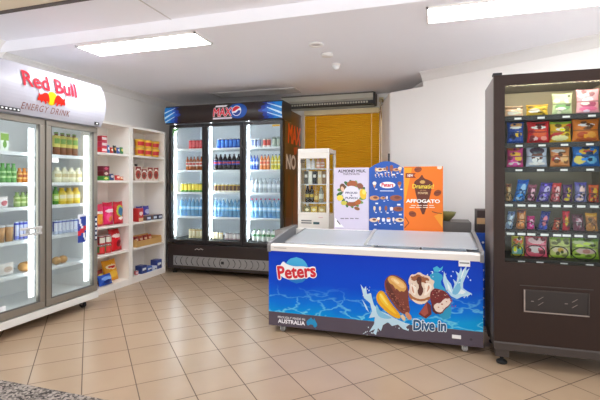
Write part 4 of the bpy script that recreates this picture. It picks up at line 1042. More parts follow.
# ------------------------------------------------------------------ posters standing along the freezer's rear rail
PYY = FY + Df - .035; PZ = .7865
def pl(px, py): p = onY(px, py, PYY); return (p.x, p.z)
def card(name, poly, color, label):
    cx = sum(p[0] for p in poly) / len(poly)
    t = thing(name, label, 'poster', (cx, PYY, PZ)); poly = [(p[0] - cx, p[1] - PZ) for p in poly]
    f = MB(); f.prism(poly, lambda a, b: (a, 0, b), lambda a, b: (a, .012, b), 0, color); f.build('board', POSTER, t, recalc=True)
    loc = lambda px, py: (pl(px, py)[0] - cx, pl(px, py)[1] - PZ)
    # stays that the board leans on
    return t, loc
def pm(d): return lambda u, v: (u, -d, v)
x0, x1, x2, x3 = pl(334, 190)[0], pl(369, 190)[0], pl(404, 190)[0], pl(443, 190)[0]
zt = 1.378
t, L = card('poster', [(x0, PZ), (x1 - .003, PZ), (x1 - .003, zt), (x0, zt)], (212, 203, 222), 'white lilac almond milk poster standing left on freezer rear rail')
f = MB(); a, b = L(338, 170), L(366, 170)
f.decal(fit(text_geo('ALMOND MILK.', .03), a[0], b[0], L(350, 172.5)[1], L(350, 169.5)[1]), pm(.001), 0, (58, 50, 62))
a, b = L(343, 174), L(360, 174); f.decal(fit(text_geo("THAT'S NUTS.", .02), a[0], b[0], L(350, 175)[1], L(350, 173)[1]), pm(.001), 0, (84, 74, 86))
f.build('lettering', POSTER, t)
f = MB(); rr = random.Random(11); cx, cz = L(351.5, 194)
def blob(px, py, rx, ry, c, d, rot=0): u, v = L(px, py); f.decal(pgeo(ell(u, v, rx, ry, 14, rot)), pm(d), 0, c)
for k in range(16):
    an = 2 * math.pi * k / 16; u, v = cx + .115 * math.cos(an), cz + .105 * math.sin(an)
    f.decal(pgeo(ell(u, v, .034, .016, 10, an + .5)), pm(.001), 0, rr.choice([(88, 130, 66), (120, 156, 80), (64, 106, 64)]))
for px, py, rx, ry, c, r_ in ((352, 184, .05, .032, (166, 92, 56), .1), (343, 188, .030, .045, (110, 74, 54), .3), (342.5, 189, .016, .026, (228, 190, 160), .3), (360, 186, .034, .026, (140, 84, 60), -.4), (363, 194, .032, .05, (236, 190, 50), .2), (364, 192, .018, .024, (246, 222, 110), 0), (340, 198, .032, .028, (240, 214, 84), 0), (344, 203, .03, .02, (200, 190, 70), 0), (352, 204, .055, .022, (150, 84, 46), 0), (358, 202, .03, .026, (176, 96, 46), .3), (357, 208.5, .028, .016, (140, 88, 52), -.3)):
    blob(px, py, rx, ry, c, .0016, r_)
f.decal(pgeo(ell(cx, cz, .080, .078, 24)), pm(.0024), 0, (226, 222, 230))
for txt, y0, y1 in (('PROUD', 191.8, 193.8), ('&', 194.6, 196.2), ('PUNCH', 197, 199)):
    w = (345.5, 357.5) if txt != '&' else (350.6, 352.4)
    a, b = L(w[0], y0), L(w[1], y0); f.decal(fit(text_geo(txt, .03), a[0], b[0], L(350, y1)[1], L(350, y0)[1]), pm(.003), 0, (70, 66, 110))
f.build('almond_print', POSTER, t, label='round almond and chocolate picture')
f = MB(); u, v = L(335, 226); f.decal(pgeo([(u, v - .01), (u + .09, v - .01), (u, v + .08)]), pm(.001), 0, (250, 248, 252)); f.decal(pgeo([(u + .015, v + .05), (u + .05, v + .012), (u + .056, v + .02), (u + .022, v + .058)]), pm(.0016), 0, (90, 80, 90))
for px in (340.5, 345, 350, 355): a, b = L(px, 218), L(px + 3.6, 219); f.decal(pgeo([(a[0], b[1]), (b[0], b[1]), (b[0], a[1]), (a[0], a[1])]), pm(.001), 0, (120, 110, 124))
f.build('footer_print', POSTER, t)
arcp = [(x1, PZ), (x2 - .003, PZ), (x2 - .003, 1.37)]
for i in range(1, 12):
    q = i / 12; arcp.append((x2 - .003 + (x1 - x2 + .003) * q, 1.37 + .065 * math.sin(math.pi * q)))
arcp.append((x1, 1.37))
t, L = card('poster', arcp, (34, 84, 168), 'blue arched ice cream price poster standing between two other posters')
f = MB()
def icon(px, py, kind, s=1.0):
    u, v = L(px, py); s *= .03
    C = rr.choice([(232, 206, 170), (206, 150, 100), (240, 232, 220), (150, 86, 60)])
    if kind == 0: f.decal(pgeo(smooth_poly([(u - s * .4, v - s * .5), (u + s * .4, v - s * .5), (u + s * .4, v + s), (u - s * .4, v + s)])), pm(.001), 0, C); f.decal(pgeo([(u - s * .1, v - s), (u + s * .1, v - s), (u + s * .1, v - s * .4), (u - s * .1, v - s * .4)]), pm(.0008), 0, (226, 196, 140))
    if kind == 1: f.decal(pgeo([(u, v - s), (u + s * .45, v + s * .2), (u - s * .45, v + s * .2)]), pm(.001), 0, (206, 150, 96)); f.decal(pgeo(ell(u, v + s * .5, s * .55, s * .5, 12)), pm(.0014), 0, C)
    if kind == 2: f.decal(pgeo([(u - s * .5, v - s * .6), (u + s * .5, v - s * .6), (u + s * .6, v + s * .5), (u - s * .6, v + s * .5)]), pm(.001), 0, (226, 230, 240)); f.decal(pgeo(ell(u, v + s * .5, s * .6, s * .3, 12)), pm(.0014), 0, C)
    if kind == 3: f.decal(pgeo(ell(u, v, s * 1.1, s * .55, 14)), pm(.001), 0, C); f.decal(pgeo(ell(u + s * .2, v + s * .1, s * .5, s * .26, 12)), pm(.0014), 0, (120, 62, 44))
    f.decal(pgeo([(u - s * .3 + s * .5, v - s * 1.35), (u + s * .8, v - s * 1.35), (u + s * .8, v - s * 1.05), (u - s * .3 + s * .5, v - s * 1.05)]), pm(.0012), 0, (236, 240, 250))
for i, (px, k, s) in enumerate(((376, 0, .8), (379.5, 3, 1.1), (384, 3, .9), (387, 0, .9), (391.5, 0, 1.35), (396, 3, .9), (400, 1, 1.1))): icon(px, 169 + .35 * abs(i - 3), k, s)
for i in range(7): icon(375.5 + i * 3.3, 175.5 - .2 * (3 - abs(i - 3)), 0, .45)
icon(374.5, 185, 1, 1.1); icon(399.5, 185, 1, 1.1)
for px, k, s in ((374.5, 3, 1.4), (383, 3, .8), (387, 0, .6), (396, 3, 1.7)): icon(px, 198, k, s)
for px, k, s in ((374.5, 0, .9), (380, 0, .8), (386, 0, 1.0), (391.5, 2, .8), (398, 3, 1.4)): icon(px, 209, k, s)
for px, k, s in ((373.5, 3, 1.2), (378.5, 1, .9), (383.5, 2, .8), (388.5, 2, 1.0), (393.5, 0, .8), (399.5, 3, 1.2)): icon(px, 220, k, s)
f.build('ice_cream_print', POSTER, t, label='rows of small ice cream pictures')
f = MB(); u, v = L(387.5, 185); f.decal(pgeo(ell(u, v, .072, .030, 24)), pm(.001), 0, (246, 246, 250))
a, b = L(381.5, 185), L(393.5, 185); f.decal(fit(text_geo('Peters', .04), a[0], b[0], v - .018, v + .02), pm(.0016), 0, (206, 36, 56))
a, b = L(380, 190.5), L(394, 191.3); f.decal(pgeo([(a[0], b[1]), (b[0], b[1]), (b[0], a[1]), (a[0], a[1])]), pm(.001), 0, (226, 234, 246))
f.build('logo', POSTER, t, label='small red and white Peters badge')
t, L = card('poster', [(x2, PZ), (x3, PZ), (x3, 1.382), (x2, 1.382)], (240, 120, 24), 'orange affogato poster standing right on freezer rear rail')
f = MB()
f.decal(pgeo([L(404.5, 168), L(412, 168), L(405.5, 200), L(404.5, 204)]), pm(.0008), 0, (236, 160, 30)); f.decal(pgeo([L(434, 216), L(442.5, 228), L(442.5, 212)]), pm(.0008), 0, (242, 156, 40))
f.decal(pgeo([L(405.5, 173), L(416, 173), L(414, 175.5), L(416, 178), L(405.5, 178)]), pm(.001), 0, (150, 60, 26))
f.decal(pgeo(smooth_poly([L(413.5, 183), L(416, 180), L(419.5, 178), L(422, 174), L(424, 178.5), L(429, 180), L(433, 182.5), L(432, 187), L(430, 196), L(427, 206), L(423.3, 217), L(419, 206), L(416, 195)], 1)), pm(.001), 0, (104, 48, 30))
for px, py, r_ in ((437.5, 193, .5), (412.5, 214, -.3), (418, 169.5, .2)):
    u, v = L(px, py); f.decal(pgeo(ell(u, v, .034, .026, 14, r_)), pm(.0012), 0, (140, 66, 36)); f.decal(pgeo([(u - .028, v - .004), (u + .028, v + .006), (u + .028, v + .012), (u - .028, v + .002)]), pm(.0018), 0, (98, 44, 30))
for pts in (((405, 217), (409, 223), (407, 225), (404.5, 228)), ((432, 211.5), (437, 213), (442, 213.5))):
    q = [L(*p) for p in pts]
    for a, b in zip(q, q[1:]):
        dx, dz = b[0] - a[0], b[1] - a[1]; k = .004 / math.hypot(dx, dz)
        f.decal(pgeo([(a[0] - dz * k, a[1] + dx * k), (a[0] + dz * k, a[1] - dx * k), (b[0] + dz * k, b[1] - dx * k), (b[0] - dz * k, b[1] + dx * k)]), pm(.0012), 0, (150, 66, 24))
f.decal(pgeo(ell(*L(439.5, 167.5), .022, .016, 12)), pm(.0012), 0, (246, 232, 214))
f.decal(pgeo(ell(*L(422.5, 182), .024, .016, 12)), pm(.0014), 0, (206, 160, 90))
f.build('cone_print', POSTER, t, label='dark brown cone picture')
f = MB()
for txt, xa, xb, ya, yb, c, bo in (('NEW', 407.5, 413, 174.3, 176.8, (246, 240, 236), .03), ('Dramatic!', 412.5, 434, 184, 188.6, (246, 214, 70), .02), ('TO THE', 420, 426, 190, 191.2, (226, 180, 120), .0), ('POWER', 418, 428, 192, 194.2, (236, 200, 150), .02), ('AFFOGATO', 406, 440, 199, 203.2, (250, 246, 240), .04)):
    a, b = L(xa, ya), L(xb, yb); f.decal(fit(text_geo(txt, bo), a[0], b[0], b[1], a[1]), pm(.0022), 0, c)
for y, xa, xb in ((205, 411, 435), (207, 409.5, 436)):
    for k in range(4): a, b = L(xa + k * (xb - xa) / 4, y), L(xa + (k + .8) * (xb - xa) / 4, y + .8); f.decal(pgeo([(a[0], b[1]), (b[0], b[1]), (b[0], a[1]), (a[0], a[1])]), pm(.0022), 0, (246, 226, 206))
f.build('lettering', POSTER, t)
# black rod behind the blue poster
tag(MB().box(-.008, .008, -.008, .008, 0, .72).build('display_pole', BLACK), 'thin black pole rising behind the blue arched poster', 'pole')
bpy.data.objects['display_pole'].location = (onY(389, 180, FY + Df - .012).x, FY + Df - .012, .7865)

# ------------------------------------------------------------------ white display cooler on a low counter
tag(box(-1.66, -.70, 4.40, 5.0, 0, .70).build('low_counter', mat('grey_laminate', (150, 148, 144), .5), bevel=.004), 'low grey counter under the white display cooler', 'counter')
CO = thing('display_cooler', 'small white glass sided display cooler in front of yellow blind', 'cooler', (-1.418, 4.5, .7005))
Wc = .358; Hc = .91
CW = mat('cooler_white', (238, 232, 222), .4, var=.02)
f = MB(); f.box(0, Wc, 0, Wc, 0, .175); f.build('base', CW, CO, bevel=.005)
f = MB(); f.box(0, Wc, 0, Wc, Hc - .05, Hc); f.build('top_cap', CW, CO, bevel=.005)
f = MB()
for x in (0, Wc - .03):
    for y in (0, Wc - .03): f.box(x, x + .03, y, y + .03, .1755, Hc - .0505)
f.box(.03, Wc - .03, 0, .03, .1755, .20); f.box(.03, Wc - .03, 0, .03, Hc - .11, Hc - .0505)
f.build('frame', CW, CO, bevel=.003)
f = MB(); f.box(.03, Wc - .03, .012, .016, .20, Hc - .11); f.build('pane', GLASS, CO)
for x in (.012, Wc - .016): box(x, x + .004, .03, Wc - .03, .1755, Hc - .0505).build('pane', GLASS, CO)
box(.03, Wc - .03, Wc - .016, Wc - .012, .1755, Hc - .0505).build('pane', GLASS, CO)
CSZ = [.305, .515, .69]
for z in CSZ: box(.032, Wc - .032, .035, Wc - .032, z - .008, z).build('shelf', wire, CO)
f = MB()
for z in (.075, .10): f.box(.04, .16, -.003, -.0003, z, z + .014)
f.build('grille', GREYM, CO); box(.18, .25, -.003, -.0003, .07, .095).build('control_panel', mat('dark_teal_display', (50, 90, 96), .3), CO)
box(.24, .29, -.002, -.0003, .145, .149).build('badge', mat('pink_print', (206, 130, 130), .4), CO)
f = MB(); f.box(.03, .085, .0095, .0115, Hc - .135, Hc - .125); f.box(.03, .075, .0095, .0115, Hc - .152, Hc - .143); f.build('sticker', mat('black_print', (40, 38, 40), .5), CO)
def co(k, x, z, mk, key, name, label, cat, y=.10): put(key, mk, name, (CO.location.x + x, CO.location.y + y, CO.location.z + z + .001), 0, label, cat)
MILK = mat('milk_white', (244, 246, 244), .3)
for k, (x, c, nm) in enumerate(((.10, (236, 234, 236), 'white'), (.15, (226, 224, 226), 'pearl white'), (.21, (226, 170, 150), 'pink'), (.26, (214, 150, 130), 'salmon pink'))):
    co(k, x, CSZ[2], bottle(.045, .115, mat('cosm%d' % k, c, .3), (220, 200, 190), (240, 230, 226), c, (.2, .6), .5), 'cos%d' % k, 'drink_bottle', '%s small bottle on top shelf of white display cooler' % nm, 'bottle')
for k, (x, c, nm) in enumerate(((.075, (90, 84, 76), 'grey'), (.125, (226, 220, 206), 'ivory'), (.175, (30, 28, 32), 'black'), (.235, (222, 200, 160), 'beige'), (.285, (150, 110, 70), 'brown'))):
    co(k, x, CSZ[1], carton(.045, .06, .145, c, c, [('r', .5, .6, .36, .12, (230, 226, 220))]), 'pk%d' % k, 'snack_box', '%s upright pack on second shelf of white display cooler' % nm, 'box')
DB = mat('dark_brown_glass', (46, 34, 26), .1)
for k, x in enumerate((.085, .135)):
    co(k, x, CSZ[0], bottle(.05, .19, DB, (20, 20, 20), (60, 52, 30), (206, 176, 60), (.2, .6), .4), 'dkb', 'drink_bottle', '%s dark brown bottle in white display cooler' % ['left', 'right'][k], 'bottle')
co(2, .19, CSZ[0], bottle(.045, .13, mat('honey_glass', (190, 140, 50), .12), (200, 170, 80), (230, 200, 110), None, (.25, .6), .5), 'honey', 'drink_bottle', 'honey yellow bottle in white display cooler', 'bottle')
co(3, .245, CSZ[0], bottle(.055, .18, clear_plastic('pale_glass', (206, 206, 186), .5), (190, 190, 180), (226, 226, 210), None, (.25, .55), .4), 'palegl', 'drink_bottle', 'pale clear bottle in white display cooler', 'bottle')
for k, (x, c, nm) in enumerate(((.09, (120, 104, 40), 'olive'), (.17, (214, 176, 60), 'yellow'), (.26, (206, 170, 80), 'tan'))):
    co(k, x, .177, carton(.075, .08, .085, c, c, [('e', .5, .55, .3, .2, (240, 226, 180))]), 'low%d' % k, 'snack_box', '%s box on lowest level of white display cooler' % nm, 'box')

# ------------------------------------------------------------------ small things behind the freezer on the right
tag(box(.02, .37, 4.22, 4.55, 0, .862).build('side_cabinet', mat('grey_laminate_dark', (116, 112, 108), .5), bevel=.004), 'grey cabinet end behind the orange affogato poster', 'cabinet')
t = thing('bowl', 'olive green bowl on grey cabinet behind orange poster', 'bowl', (.155, 4.36, .8625))
MB().lathe([(.03, 0), (.035, .006), (.075, .05), (.09, .085), (.085, .085), (.07, .052), (.03, .012)], 24).build('bowl_body', mat('olive_glaze', (150, 146, 84), .4), t, True)
BS = thing('storage_box', 'dark brown box with tan band between freezer and vending machine', 'box', (.41, 4.12, 0))
box(0, .20, 0, .25, 0, .985).build('body', mat('dark_umber', (58, 44, 42), .5), BS, bevel=.004)
box(-.004, .204, -.004, .0, .86, .915).build('band', mat('tan_timber', (200, 160, 116), .5), BS)
BB = thing('display_board', 'narrow blue board with white dots beside the freezer end', 'board', (.382, 3.93, 0))
box(0, .15, 0, .02, 0, .80).build('panel', mat('blue_board', (34, 84, 190), .45), BB)
f = MB()
for i in range(9): f.poly([(x, -.001, z) for x, z in ell(.055, .08 + i * .08, .010, .010, 12)])
f.build('dot_print', TAGW, BB)

# ------------------------------------------------------------------ vending machine
VX, VY = .417, 3.13
VM = thing('vending_machine', 'dark bronze glass fronted snack vending machine', 'vending machine', (VX, VY, 0))
Wv, Dv = .90, .48
WX0, WX1, WZ0, WZ1 = .068, .70, .70, 1.90
f = MB(); f.box(0, .03, .04, Dv, .16, 1.965); f.box(Wv - .03, Wv, .04, Dv, .16, 1.965); f.box(.03, Wv - .03, Dv - .03, Dv, .16, 1.965); f.box(.03, Wv - .03, .04, Dv - .03, 1.925, 1.965); f.box(.03, Wv - .03, .04, Dv - .03, .16, .19)
f.build('cabinet', mat('grey_bronze_side', (110, 102, 98), .35, var=.05), VM)
f = MB(); f.box(0, WX0, 0, .0395, .16, 1.97); f.box(WX1, Wv, 0, .0395, .16, 1.97); f.box(WX0, WX1, 0, .0395, WZ1, 1.97); f.box(WX0, WX1, 0, .0395, .16, WZ0)
dr_ = f.build('door', VEND, VM)
box(WX0, WX1, .012, .018, WZ0, WZ1).build('pane', GLASS, dr_)
f = MB(); f.prism([(.0, .1595), (-.004, .15), (-.004, .105), (.03, .105), (Dv, .105), (Dv, .1595)], lambda a, b: (.0, a, b), lambda a, b: (Wv, a, b)); f.build('plinth', VEND2, VM, recalc=True)
box(-.006, .05, -.004, .05, 1.9705, 1.985).build('hinge', BLACK, VM)
for x in (.055, Wv - .055):
    for y in (.045, Dv - .06):
        o = box(x - .045, x + .04, y - .045, y + .04, .055, .1045).build('leg', VEND2, VM, bevel=.003)
        MB().lathe([(.034, 0), (.036, .010), (.03, .018), (.012, .022), (.012, .0545)], 16, x, y).build('foot', RUBBER, o, True)
box(WX0 + .001, WX0 + .003, .045, .43, WZ0, WZ1).build('inner_wall', mat('beige_metal_liner', (190, 176, 150), .5), VM)
box(.035, Wv - .035, Dv - .05, Dv - .0305, .20, 1.92).build('back_liner', mat('beige_metal_liner', (190, 176, 150), .5), VM)
box(WX1 + .01, WX1 + .014, .045, .43, WZ0 - .02, 1.92).build('inner_wall', mat('beige_metal_liner', (190, 176, 150), .5), VM)
box(WX0 + .02, WX1 - .02, .045, .065, 1.905, 1.922).build('led_tube', LEDV, VM)
# delivery flap
a, b = onY(525, 290, VY), onY(588, 312, VY); X0, X1, Z1, Z0 = a.x - VX, b.x - VX, a.z, onY(526, 310.5, VY).z
f = MB(); f.box(X0, X1, -.004, -.0003, Z0, Z1); fo = f.build('delivery_flap', mat('dark_bronze_flap', (40, 32, 30), .35), VM)
LN = mat('worn_light_edge', (156, 142, 134), .4)
f = MB(); f.box(X0 - .008, X0, -.010, -.0003, Z0 - .006, Z1 + .004); f.box(X0 - .008, X1 + .006, -.008, -.0003, Z0 - .008, Z0 - .001); f.build('flap_frame', LN, VM)
f = MB(); f.box(X0, X1 + .006, -.010, -.0003, Z1, Z1 + .006); f.box(X1, X1 + .006, -.010, -.0003, Z0, Z1); f.box(X0 - .03, X1 + .03, -.006, -.0003, Z1 + .028, Z1 + .033); f.build('flap_trim', VEND2, VM)
f = MB()
for u in (.22, .76):
    cx_ = X0 + (X1 - X0) * u; cz_ = (Z0 + Z1) / 2
    f.decal(pgeo([(cx_ - .045, cz_ - .004), (cx_ - .028, cz_ - .004), (cx_ - .028, cz_ + .0), (cx_ - .045, cz_ + .0)]), fm(.005), 0)
    for dz in (-.014, .022): f.decal(pgeo([(cx_ - .005, cz_ + dz - .012), (cx_ + .0, cz_ + dz - .012), (cx_ + .03, cz_ + dz + .010), (cx_ + .025, cz_ + dz + .010)]), fm(.005), 0)
f.build('flap_marks', LN, fo)
# control column (beyond the window)
o = box(.735, .87, -.003, -.0003, 1.10, 1.60).build('control_panel', BLACK, VM)
q = MB()
for i in range(4):
    for j in range(3): q.box(.76 + j * .03, .78 + j * .03, -.007, -.0032, 1.20 + i * .03, 1.22 + i * .03)
q.build('keypad', LGREY, o); box(.75, .855, -.006, -.0032, 1.38, 1.46).build('screen', mat('dark_screen', (30, 50, 40), .2), o)
# trays, coils, tags
TY = VY + .075
TRZ = [onY(550, y, TY).z for y in (114.5, 142.2, 167.0, 203.0, 232.0, 260.0)]
TRAY = mat('dark_grey_tray', (38, 34, 33), .5); COIL = mat('dark_wire_coil', (44, 38, 38), .35, metal=.5)
SLOT = {0: [(505, 523), (526, 548), (552, 572), (576, 599)], 1: [(507, 523.5), (527, 549), (549.5, 571), (572, 599)], 2: [(507, 523), (526, 547), (550, 569.5), (572, 599.5)],
        3: [(505.5, 511.5), (515, 527), (527, 536), (538, 551), (551, 561), (562, 572.5), (574, 587), (588, 599)],
        4: [(506, 514), (516, 526), (526.5, 535), (539, 549), (553, 560), (562, 570), (572, 584), (585, 598)], 5: [(511, 524), (525, 547), (549, 570.5), (571.5, 599)]}
for r, z in enumerate(TRZ):
    f = MB(); f.box(WX0 + .008, WX1 + .004, .085, .42, z - .008, z); f.box(WX0 + .008, WX1 + .004, .070, .085, z - .034, z - .001); f.build('tray', TRAY, VM)
    for i, (a, b) in enumerate(SLOT[r]):
        xa, xb = onY(a, 150, TY).x - VX, onY(b, 150, TY).x - VX; xm = (xa + xb) / 2; w = xb - xa
        if xm > WX1 - .02: continue
        if r in (3, 4): box(xm - .022, xm + .026, .0665, .0695, z - .027, z - .012).build('price_tag', TAGW, VM)
        else: box(xm + .002, xm + .045, .0665, .0695, z - .027, z - .014).build('price_tag', TAGW, VM)
        big = r not in (3, 4)
        R = min(.062, w * .40) if big else .030
        if r == 5: rx, rz = w * .44, .042
        else: rx = rz = R
        q = MB(); q.tube([(xm + rx * math.cos(t_), .098 + .012 * t_ / 6.28, z + rz + .006 + rz * math.sin(t_)) for t_ in [2 * math.pi * k / 20 - 1.57 for k in range(21)]], .0026 if r != 5 else .0035, 6)
        if r in (0, 1, 2): q = None
        if q: q.build('coil', COIL, VM, True)
VB = VY + .165
def vb(r, i, base, regs, label, h=None, lean=0.0, band=None, narrow=False, hpx=None):
    a, b = SLOT[r][i]; xa, xb = onY(a, 150, VB).x, onY(b, 150, VB).x; w = xb - xa
    z = TRZ[r] + .001; k = mpp(onY((a + b) / 2, 150, VB)); hh = hpx * k
    cr = random.Random(r * 31 + i); sh = lambda q, k: tuple(max(0, min(255, int(v * k))) for v in q)
    regs = list(regs) + [('e', cr.uniform(.15, .85), cr.uniform(.1, .9), cr.uniform(.08, .16), cr.uniform(.05, .1), sh(base, cr.choice((.45, .6, 1.35)))) for _ in range(7)] + [('r', .5, .5, .5, .03, sh(base, .75))]
    put('v%d_%d' % (r, i), bag(w * (1.03 if not narrow else .95), hh * 1.04, .05 if not narrow else .032, region_col(base, regs, band), shear=lean), 'chip_bag' if not narrow else 'snack_bar', ((xa + xb) / 2 - lean * hh / 2, VB, z), 0, label, 'chips' if not narrow else 'snack bar', None, 0.0)
W_ = (246, 240, 236)
vb(0, 0, (232, 196, 170), [('r', .5, .82, .5, .12, (120, 96, 70)), ('e', .4, .35, .3, .2, W_)], 'peach chip bag, leftmost in top row of vending machine', hpx=10.5)
vb(0, 1, (226, 186, 50), [('e', .35, .45, .28, .2, W_), ('r', .5, .9, .5, .05, (150, 110, 40))], 'yellow chip bag in top row of vending machine', hpx=11)
vb(0, 2, (196, 214, 170), [('e', .5, .36, .4, .16, (130, 180, 120)), ('e', .4, .28, .28, .07, W_)], 'pale green chip bag in top row of vending machine', hpx=21)
vb(0, 3, (238, 170, 190), [('e', .5, .4, .36, .14, (196, 90, 130)), ('e', .5, .2, .4, .1, (240, 120, 170)), ('e', .35, .42, .2, .06, W_)], 'pale pink chip bag in top row of vending machine', hpx=24)
vb(1, 0, (44, 76, 160), [('e', .55, .86, .36, .12, (226, 170, 110)), ('e', .5, .74, .36, .06, W_), ('e', .66, .42, .22, .14, (236, 196, 40)), ('e', .3, .3, .2, .16, (26, 44, 110))], 'dark blue chip bag with yellow patch in second vending row', hpx=20.5)
vb(1, 1, (214, 40, 48), [('e', .5, .72, .36, .07, W_), ('e', .55, .45, .34, .18, (236, 96, 40)), ('e', .3, .2, .16, .1, (246, 200, 196)), ('e', .75, .2, .16, .1, (244, 150, 130))], 'bright red chip bag in second vending row', hpx=20.5)
vb(1, 2, (236, 186, 30), [('s', .5, .52, .5, .14, (206, 50, 44)), ('e', .55, .62, .3, .08, W_), ('e', .45, .2, .4, .14, (244, 236, 170)), ('r', .5, .94, .5, .05, (150, 190, 50))], 'yellow chip bag with red slash in second vending row', hpx=20)
vb(1, 3, (232, 130, 34), [('e', .5, .74, .32, .07, W_), ('e', .35, .3, .2, .14, (206, 84, 30)), ('e', .7, .3, .18, .13, (246, 170, 60)), ('e', .5, .1, .4, .07, (200, 90, 40))], 'orange chip bag in second vending row', hpx=22)
vb(2, 0, (226, 80, 150), [('e', .4, .86, .4, .1, (190, 110, 60)), ('e', .5, .6, .36, .1, (246, 190, 60)), ('e', .45, .16, .38, .09, W_), ('e', .7, .42, .24, .14, (246, 196, 70))], 'hot pink chip bag in third vending row', hpx=20.5)
vb(2, 1, (196, 206, 226), [('e', .5, .76, .36, .18, (90, 74, 90)), ('e', .5, .5, .3, .2, (120, 74, 60)), ('e', .5, .42, .12, .1, W_), ('e', .5, .15, .4, .08, W_)], 'silvery blue chip bag with brown picture in third vending row', hpx=20)
vb(2, 2, (230, 150, 90), [('e', .4, .8, .36, .09, W_), ('e', .3, .4, .24, .2, (190, 60, 50)), ('e', .3, .36, .12, .1, W_), ('e', .7, .4, .24, .2, (244, 196, 140))], 'apricot chip bag with red picture in third vending row', hpx=19)
vb(2, 3, (40, 116, 204), [('e', .55, .68, .34, .14, (240, 196, 40)), ('e', .55, .68, .2, .06, (206, 60, 60)), ('e', .25, .3, .22, .2, (246, 226, 110)), ('e', .7, .28, .2, .16, (120, 200, 240)), ('r', .5, .94, .5, .04, (190, 196, 226))], 'blue chip bag with yellow badge in third vending row', hpx=21.5)
bars4 = [((190, 140, 80), (230, 200, 150), (120, 70, 60), 'golden brown', 0, 17), ((40, 120, 210), (160, 206, 244), (20, 80, 180), 'bright blue', .22, 21), ((120, 50, 80), (240, 190, 206), (160, 90, 110), 'maroon pink', .12, 16.5), ((104, 84, 180), (206, 196, 236), (70, 50, 140), 'violet', .24, 18.5), ((214, 90, 100), (246, 206, 210), (200, 60, 50), 'coral red', .1, 18.5), ((110, 70, 120), (226, 200, 50), (80, 50, 100), 'plum and yellow', 0, 17), ((130, 130, 190), (246, 216, 210), (100, 90, 180), 'lavender', 0, 19.5), ((226, 70, 40), (240, 190, 40), (226, 110, 50), 'red and yellow', 0, 17)]
for i, (c, l_, d_, nm, ln, hp) in enumerate(bars4):
    vb(3, i, c, [('e', .6, .55, .26, .28, l_), ('r', .5, .9, .5, .07, d_), ('e', .4, .15, .3, .08, l_)], '%s snack bar in fourth vending row' % nm, lean=ln, narrow=True, hpx=hp)
bars5 = [((150, 176, 210), (226, 236, 246), (100, 120, 170), 'pale blue', .2, 17), ((196, 120, 60), (236, 180, 130), (110, 70, 70), 'copper brown', .08, 19.5), ((226, 50, 140), (246, 200, 226), (190, 30, 110), 'magenta', 0, 13), ((60, 76, 170), (230, 130, 140), (40, 50, 130), 'navy and pink', .2, 18), ((206, 80, 50), (246, 190, 150), (60, 40, 40), 'rust orange', .2, 12), ((206, 44, 60), (226, 190, 50), (226, 60, 80), 'crimson', 0, 19), ((130, 70, 90), (226, 206, 216), (90, 50, 60), 'mauve', -.12, 16), ((206, 140, 70), (176, 120, 80), (236, 180, 60), 'caramel tan', -.06, 18)]
for i, (c, l_, d_, nm, ln, hp) in enumerate(bars5):
    vb(4, i, c, [('e', .55, .5, .28, .28, l_), ('r', .5, .9, .5, .08, d_)], '%s snack bar in fifth vending row' % nm, lean=ln, narrow=True, hpx=hp)
vb(5, 0, (196, 190, 40), [('r', .5, .88, .5, .1, (206, 196, 40)), ('e', .5, .66, .4, .14, (226, 110, 60)), ('e', .6, .75, .2, .06, W_), ('r', .5, .24, .44, .14, (120, 190, 180)), ('e', .3, .24, .14, .1, W_)], 'lime and orange chip bag, leftmost in bottom vending row', hpx=22)
vb(5, 1, (232, 110, 130), [('r', .5, .92, .5, .08, (200, 40, 56)), ('e', .5, .72, .4, .14, (246, 206, 210)), ('e', .5, .34, .4, .16, (240, 226, 226)), ('e', .7, .34, .14, .1, (206, 96, 90)), ('r', .5, .05, .5, .06, (240, 90, 120))], 'rose pink chip bag in bottom vending row', hpx=22)
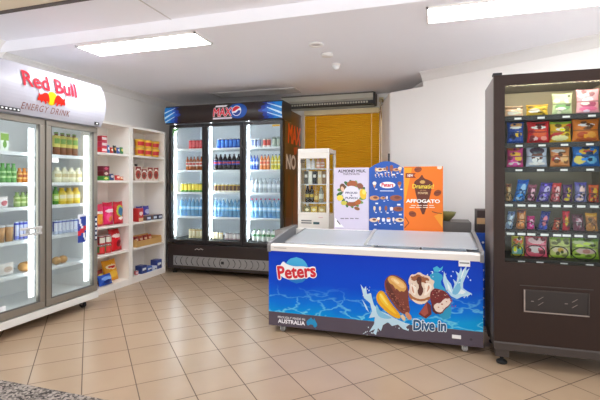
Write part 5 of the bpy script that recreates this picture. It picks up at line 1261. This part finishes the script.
vb(5, 2, (206, 216, 130), [('r', .5, .9, .5, .1, (140, 180, 40)), ('e', .5, .36, .38, .14, (236, 220, 190)), ('e', .5, .36, .14, .1, (226, 190, 90)), ('r', .5, .06, .5, .07, (170, 200, 60))], 'yellow green chip bag with cream oval in bottom vending row', hpx=22)
vb(5, 3, (170, 200, 76), [('r', .5, .9, .5, .1, (110, 160, 40)), ('e', .4, .72, .4, .1, (220, 230, 170)), ('e', .5, .36, .38, .14, (226, 200, 190)), ('e', .5, .36, .16, .1, (200, 140, 130)), ('r', .5, .06, .5, .07, (140, 180, 50))], 'leaf green chip bag, rightmost in bottom vending row', hpx=22)

# ------------------------------------------------------------------ light and camera
SKY, FILL_BELOW = 0.85, 2.25       # world strength: open sky, brighter lower half added to lift the ceiling
w = bpy.data.worlds.new('World'); S.world = w; w.use_nodes = True
bg = w.node_tree.nodes['Background']
wn, wl = w.node_tree.nodes, w.node_tree.links
wt = wn.new('ShaderNodeTexCoord'); ws = wn.new('ShaderNodeSeparateXYZ'); wl.new(wt.outputs['Generated'], ws.inputs[0])
wm = wn.new('ShaderNodeMapRange'); wm.inputs[1].default_value = -0.06; wm.inputs[2].default_value = 0.02; wm.inputs[3].default_value = FILL_BELOW; wm.inputs[4].default_value = SKY
wl.new(ws.outputs[2], wm.inputs[0]); wl.new(wm.outputs[0], bg.inputs[1]); bg.inputs[0].default_value = (0.93, 0.965, 1.0, 1)
cam = bpy.data.cameras.new('Camera'); co_ = bpy.data.objects.new('Camera', cam); COL.objects.link(co_)
co_.location = (0, 0, HC); co_.rotation_euler = (math.pi / 2, 0, TH)
cam.sensor_width = 36; cam.lens = FPX / 600 * 36; cam.shift_y = -(200 - CY) / 600; cam.clip_start = 0.02
S.camera = co_
S.view_settings.view_transform = 'Standard'; S.view_settings.look = 'None'; S.view_settings.gamma = 1
S.view_settings.exposure = 0.5
S.cycles.max_bounces = 12; S.cycles.diffuse_bounces = 8; S.cycles.transparent_max_bounces = 24; S.cycles.use_denoising = True
